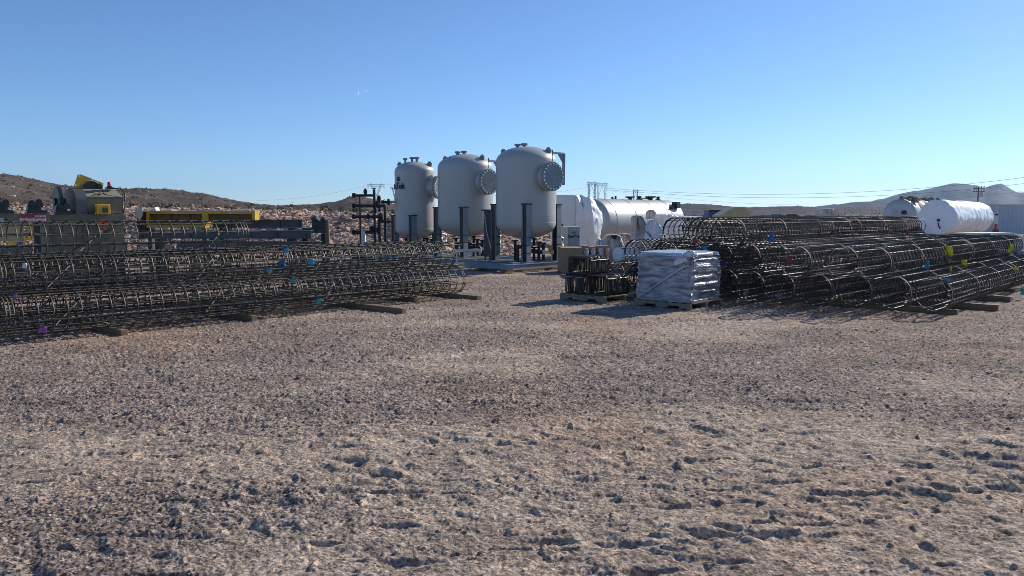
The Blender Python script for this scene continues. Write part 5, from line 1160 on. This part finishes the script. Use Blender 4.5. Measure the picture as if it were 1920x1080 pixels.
def silver_tank():
    Y = 39.5; d = Vector((SA, CA, 0)); r = 1.2; zc = 1.39; x0 = P(1098, 400, Y).x; L = 8.05
    c = Vector((x0, Y, zc)); t = lying_tank('silver_tank', c, d, r, L, 'silver', 'long silver jacketed tank lying on its side with black fittings along its top', 'tank', head=.42, seams=(.14, .36, .58, .80))
    side = Vector((CA, -SA, 0))
    def along(px):                           # distance along the axis seen at photo column px
        k = (px - 960) / F; return (k * Y - x0) / (d.x - k * d.y)
    def top(px, dz=0.0): return c + d * along(px) + Vector((0, 0, r + dz))
    for x, w, h in ((1147, .13, .16), (1153, .11, .20), (1180, .27, .20), (1197, .24, .24), (1218, .30, .24), (1232, .20, .24)):
        b = MB(); p = top(x, -.04)
        if w > .25: b.lathe([(w * .4, 0), (w * .4, h * .5), (w, h * .72), (w, h)], p, seg=20)
        else: b.lathe([(w * .8, 0), (w * .8, h * .3), (w * .4, h * .4), (w * .55, h * .9), (w * .2, h)], p, seg=14)
        b.build('top_fitting', M['black'], t, 30)
    b = MB(); b.rod(top(1197, .08), top(1222, .06), .045, 8); b.build('top_pipe', M['black'], t)
    p = c + d * (L - .95) + Vector((0, 0, .90)) + side * .95; b = MB(); b.box(p, (.34, .36, .36), Matrix.Rotation(YROT, 3, 'Z')); b.bar(p - d * .1 + Vector((0, 0, -.1)), p - d * .65 + side * .05 + Vector((0, 0, -.16)), .12); b.bar(p - side * .1, p - side * .45, .1); b.build('end_box', M['black'], t)
silver_tank()
# big white wrapped tank at right
def white_tank():
    Y = 38.0; s = Y / F; c = P(1756, 409, Y); r = 33.0 * s; d = Vector((SA, CA, 0)); c = c
    t = thing('wrapped_tank', (c.x, c.y, 0), 'big white wrapped cylindrical tank lying on its side at right', 'wrapped tank'); L = 7.8; prof = [(.001, 0), (r * .5, -.01), (r * .96, 0), (r, .04)]
    n = 60; 
    for i in range(1, n): prof.append((r, .04 + (L - .08) * i / n))
    prof += [(r * .96, L), (.001, L)]
    b = MB(); b.lathe(prof, (0, 0, 0), seg=120); V = np.concatenate(b.v)
    k = np.array([.055 * mnoise.noise(Vector((x * 1.6, y * 1.6, z * .5))) + .03 * mnoise.noise(Vector((x * 4, y * 4, z * 2.2))) + .05 * mnoise.noise(Vector((x * .8, y * .8, z * 3.0))) for x, y, z in V]); rr = np.hypot(V[:, 0], V[:, 1]) + 1e-6
    f = np.where((V[:, 2] > .03), 1 + k / np.maximum(rr, .3), 1); V[:, 0] *= f; V[:, 1] *= f; V[:, 2] += np.where(V[:, 2] <= .03, k * .3, 0)
    Rm = np.array(d.to_track_quat('Z', 'Y').to_matrix()); V = V @ Rm.T + np.array(c); b.v = [V]
    b.build('wrap', M['wrap_white'], t, 55)
    for f_ in (.2, .8):
        p = c + d * (L * f_); h = c.z - r * .9; bb = MB(); bb.box((p.x, p.y, h / 2), (.3, r * 1.4, h), Matrix.Rotation(YROT, 3, 'Z')); bb.build('saddle', M['lumber'], t)
    side = Vector((CA, -SA, 0)); q0 = c - d * .02; b = MB(); b.disc(q0 + Vector((0, 0, -.10)) + side * .1 - d * .06, q0 + Vector((0, 0, -.10)) + side * .1 + d * .03, .07, 12)
    b.tube([q0 - d * .03 + side * .10 + Vector((0, 0, -.22)), q0 - d * .03 + side * .12 + Vector((0, 0, -.38)), q0 - d * .03 + side * .2 + Vector((0, 0, -.52))], .025, 6); b.build('fitting', M['black'], t)
white_tank()
def banded_tank():
    Y = 52.0; s = Y / F; c = P(1684, 403, Y); r = 29.5 * s; d = Vector((SA, CA, 0))
    t = lying_tank('banded_tank', c, d, r, 9.0, 'silver', 'silver domed tank with brown insulation bands, left of the white wrapped tank', 'tank', bands=((.22, .45), (.42, .45), (.62, .45), (.82, .45)), bandmat='brown_band')
    rnd = random.Random(5)
    V0 = []
    for f in (.12, .3, .5, .7, .9):              # torn insulation sticking up along the top
        p = c + d * (9 * f) + Vector((0, 0, r)); b = MB()
        for k in range(9):
            e = Vector((rnd.uniform(-.6, .6), rnd.uniform(-.6, .6), 0)); hgt = rnd.uniform(.04, .22); b.loft([(p.z - .25, p.x + e.x, p.y + e.y, .16, .16, 0), (p.z + hgt * .5, p.x + e.x, p.y + e.y, .13, .12, rnd.random()), (p.z + hgt, p.x + e.x, p.y + e.y, .05, .04, 1)], folds(.06, 3, 8, rnd.random() * 9), seg=12, sub=3, e=2)
        b.build('torn_insulation', M['torn'], t)
    b = MB(); p = P(1666, 397, Y - .4); b.box((p.x, p.y, p.z), (.66, .25, .42), Matrix.Rotation(YROT, 3, 'Z')); b.build('terminal_box', M['container'], t)
    b = MB(); p = P(1695, 399, Y - .3); b.lathe([(.16, -.1), (.16, .1), (.08, .16)], p, seg=14); b.build('end_fitting', M['black'], t)
banded_tank()
# grey containers at the right edge
def container(x0, x1, y0, Y, depth, label):
    a = P(x0, y0, Y); c = P(x1, y0, Y); t = thing('storage_container', ((a.x + c.x) / 2, Y + depth / 2, 0), label, 'container', 0, 'grey containers at the right edge')
    b = MB(); b.box(((a.x + c.x) / 2, Y + depth / 2, a.z / 2), (c.x - a.x, depth, a.z - .002)); b.build('body', M['container'], t)
    n = max(3, int((c.x - a.x) / .35)); b = MB()
    for i in range(n): x = a.x + (c.x - a.x) * (i + .5) / n; b.box((x, Y - .011, a.z / 2), ((c.x - a.x) / n * .5, .02, a.z - .3))
    b.build('corrugation', M['container'], t)
    b = MB(); b.box(((a.x + c.x) / 2, Y + depth / 2 - .02, a.z + .03), (c.x - a.x + .04, depth + .06, .06)); b.build('roof_rail', M['pale'] if x0 > 1860 else M['steel_grey'], t)
    return t
container(1806, 1866, 384.5, 66, 3.0, 'grey container wall half hidden behind the white wrapped tank')
container(1873, 2030, 384.5, 62, 3.0, 'larger grey container wall at the photo’s right edge')
def marker_post():
    Y = 58; p = P(1869.5, 384, Y); t = thing('banded_post', (p.x, Y, 0), 'pale banded post in the gap between the two grey containers', 'post')
    z = lambda y: P(0, y, Y).z
    for a, b_, m, w in ((386, 401, 'galv', .09), (401, 404, 'black', .10), (404, 420, 'pale', .12), (420, 430, 'orange', .10)):
        b = MB(); b.disc((p.x, Y, z(b_) + .002), (p.x, Y, z(a)), w, 12); b.build('section', M[m], t)
    b = MB(); b.box((p.x, Y, z(430) / 2), (.3, .3, z(430))); b.build('base', M['steel_grey'], t)
marker_post()
def lidded_box():
    Y = 31.0; a = P(1832, 440, Y); c = P(1903, 440, Y); e = P(1925, 440, Y + .3); t = thing('lidded_box', ((a.x + c.x) / 2, Y + .8, 0), 'low dark green box with a pale lid in front of the grey containers', 'lidded box')
    b = MB(); b.box(((a.x + c.x) / 2, Y + .8, a.z / 2), (c.x - a.x, 1.5, a.z)); b.build('body', M['dark_box'], t)
    b = MB(); b.box(((a.x + c.x) / 2 + .01, Y + .8, a.z + .034), (c.x - a.x + .12, 1.66, .065)); b.build('lid', M['pale'], t)
    t2 = thing('cable_crate', (e.x + .3, Y + 1, 0), 'pale slatted crate beside the lidded box at the right edge', 'crate'); b = MB(); x = c.x + .75
    for k in range(7): b.box((c.x + .16 + k * .19, Y + .28, a.z / 2), (.13, .05, a.z - .04))
    b.build('slats', M['pale'], t2); b = MB(); b.box((x, Y + .9, a.z / 2 - .01), (1.3, 1.15, a.z - .06)); b.build('body', M['container'], t2)
lidded_box()
def blue_roll():
    c = W(25.6, -4.55, .52); d = Vector((.98, -.15, 0)).normalized(); t = thing('wrapped_pipe', (c.x, c.y, 0), 'blue tinted film-wrapped pipe lying beyond the right pile at the photo’s edge', 'wrapped pipe')
    prof = [(.001, 0), (.20, 0)] + [(.24 + .03 * math.sin(i * 1.9), .02 + i * .1) for i in range(30)] + [(.2, 3.05), (.001, 3.06)]
    b = MB(); b.lathe(prof, c, seg=30, rot=d.to_track_quat('Z', 'Y').to_matrix()); b.build('film', M['wrap_blue'], t, 60)
    for k in (.4, 2.4): p = c + d * k; b = MB(); b.box((p.x, p.y, .14), (.12, .6, .28)); b.build('block', M['lumber'], t)
    for (x, y, lab) in ((1884, 475, 'white crumpled plastic at the far right cage end'), (1893, 497, 'white crumpled plastic under the blue tinted pipe’s end')):
        p = P(x, y, 21.3); wrapped_lump('crumpled_plastic', [(p.z - .14, p.x, p.y, .14, .1, 0), (p.z, p.x, p.y, .17, .1, .3), (p.z + .10, p.x, p.y, .06, .05, .8)], folds(.09, 3, 9, x), 'plasticbag', lab, 'plastic sheet', e=2.2, seg=60, sub=8)
blue_roll()
def tan_hood():
    Y = 36.0
    def q(x, y, dy=0.0): p = P(x, y, Y); return Vector((p.x, Y + dy, p.z))
    t = thing('tan_hood', (q(1382, 401).x, Y + .7, 0), 'tan steel hood with a sloping left side peeping over the top cages', 'machine hood')
    b = MB(); b.prism([q(1350, 404), q(1378, 388.5), q(1398, 388.5), q(1406, 399), q(1408, 446), q(1352, 446)], (0, 1.4, 0)); b.build('shell', M['tan'], t)
    b = MB(); b.prism([q(1382, 404, -.03), q(1384, 393, -.03), q(1390, 393, -.03), q(1392, 404, -.03)], (0, .028, 0)); b.build('front_rib', M['tan'], t)
    b = MB(); p = q(1380, 446); b.box((p.x, Y + .7, p.z / 2), (1.2, 1.1, p.z)); b.build('stand', M['steel_grey'], t)
    t = thing('blue_bin', (q(1342, 401).x, Y + 3, 0), 'dark blue bin with a black top left of the tan hood', 'bin'); Y2 = 40.0; a = P(1329, 398, Y2); c = P(1356, 400, Y2)
    b = MB(); b.box(((a.x + c.x) / 2, Y2 + .5, a.z / 2), (c.x - a.x, 1.0, a.z)); b.build('body', M['blue'], t)
    b = MB(); z1 = P(0, 394, Y2).z; b.box(((a.x + c.x) / 2 + .03, Y2 + .5, (a.z + z1) / 2 + .003), (c.x - a.x + .05, 1.05, z1 - a.z)); b.build('top', M['black'], t)
    Y3 = 60.0; a = P(1462, 401.5, Y3); c = P(1494, 401.5, Y3); t = thing('low_shelter', ((a.x + c.x) / 2, Y3 + 1, 0), 'low shelter with a thin white roof just visible beyond the top cages', 'shelter')
    b = MB(); b.box(((a.x + c.x) / 2, Y3 + 1, a.z + .04), (c.x - a.x, 2.2, .08)); b.build('roof', M['pale'], t); b = MB()
    for sx in (-1, 1): b.box(((a.x + c.x) / 2 + sx * (c.x - a.x) * .46, Y3 + 1, a.z / 2), (.1, 1.9, a.z))
    b.build('wall', M['steel_grey'], t)
tan_hood()

# ================================================================== AIR
def haze():
    b = MB(); b.box((0, 3600, 180), (16000, 11000, 368)); o = b.build('haze', M['air']); tag(o, kind='stuff'); return o
M['air'] = bpy.data.materials.new('air'); M['air'].use_nodes = True
_n = M['air'].node_tree.nodes; _l = M['air'].node_tree.links; _n.remove(_n['Principled BSDF'])
_v = _n.new('ShaderNodeVolumePrincipled'); _v.inputs['Color'].default_value = (0.40, 0.66, 1.0, 1); _v.inputs['Density'].default_value = 0.00005; _v.inputs['Anisotropy'].default_value = 0.3
_l.new(_v.outputs[0], _n['Material Output'].inputs['Volume'])
haze()
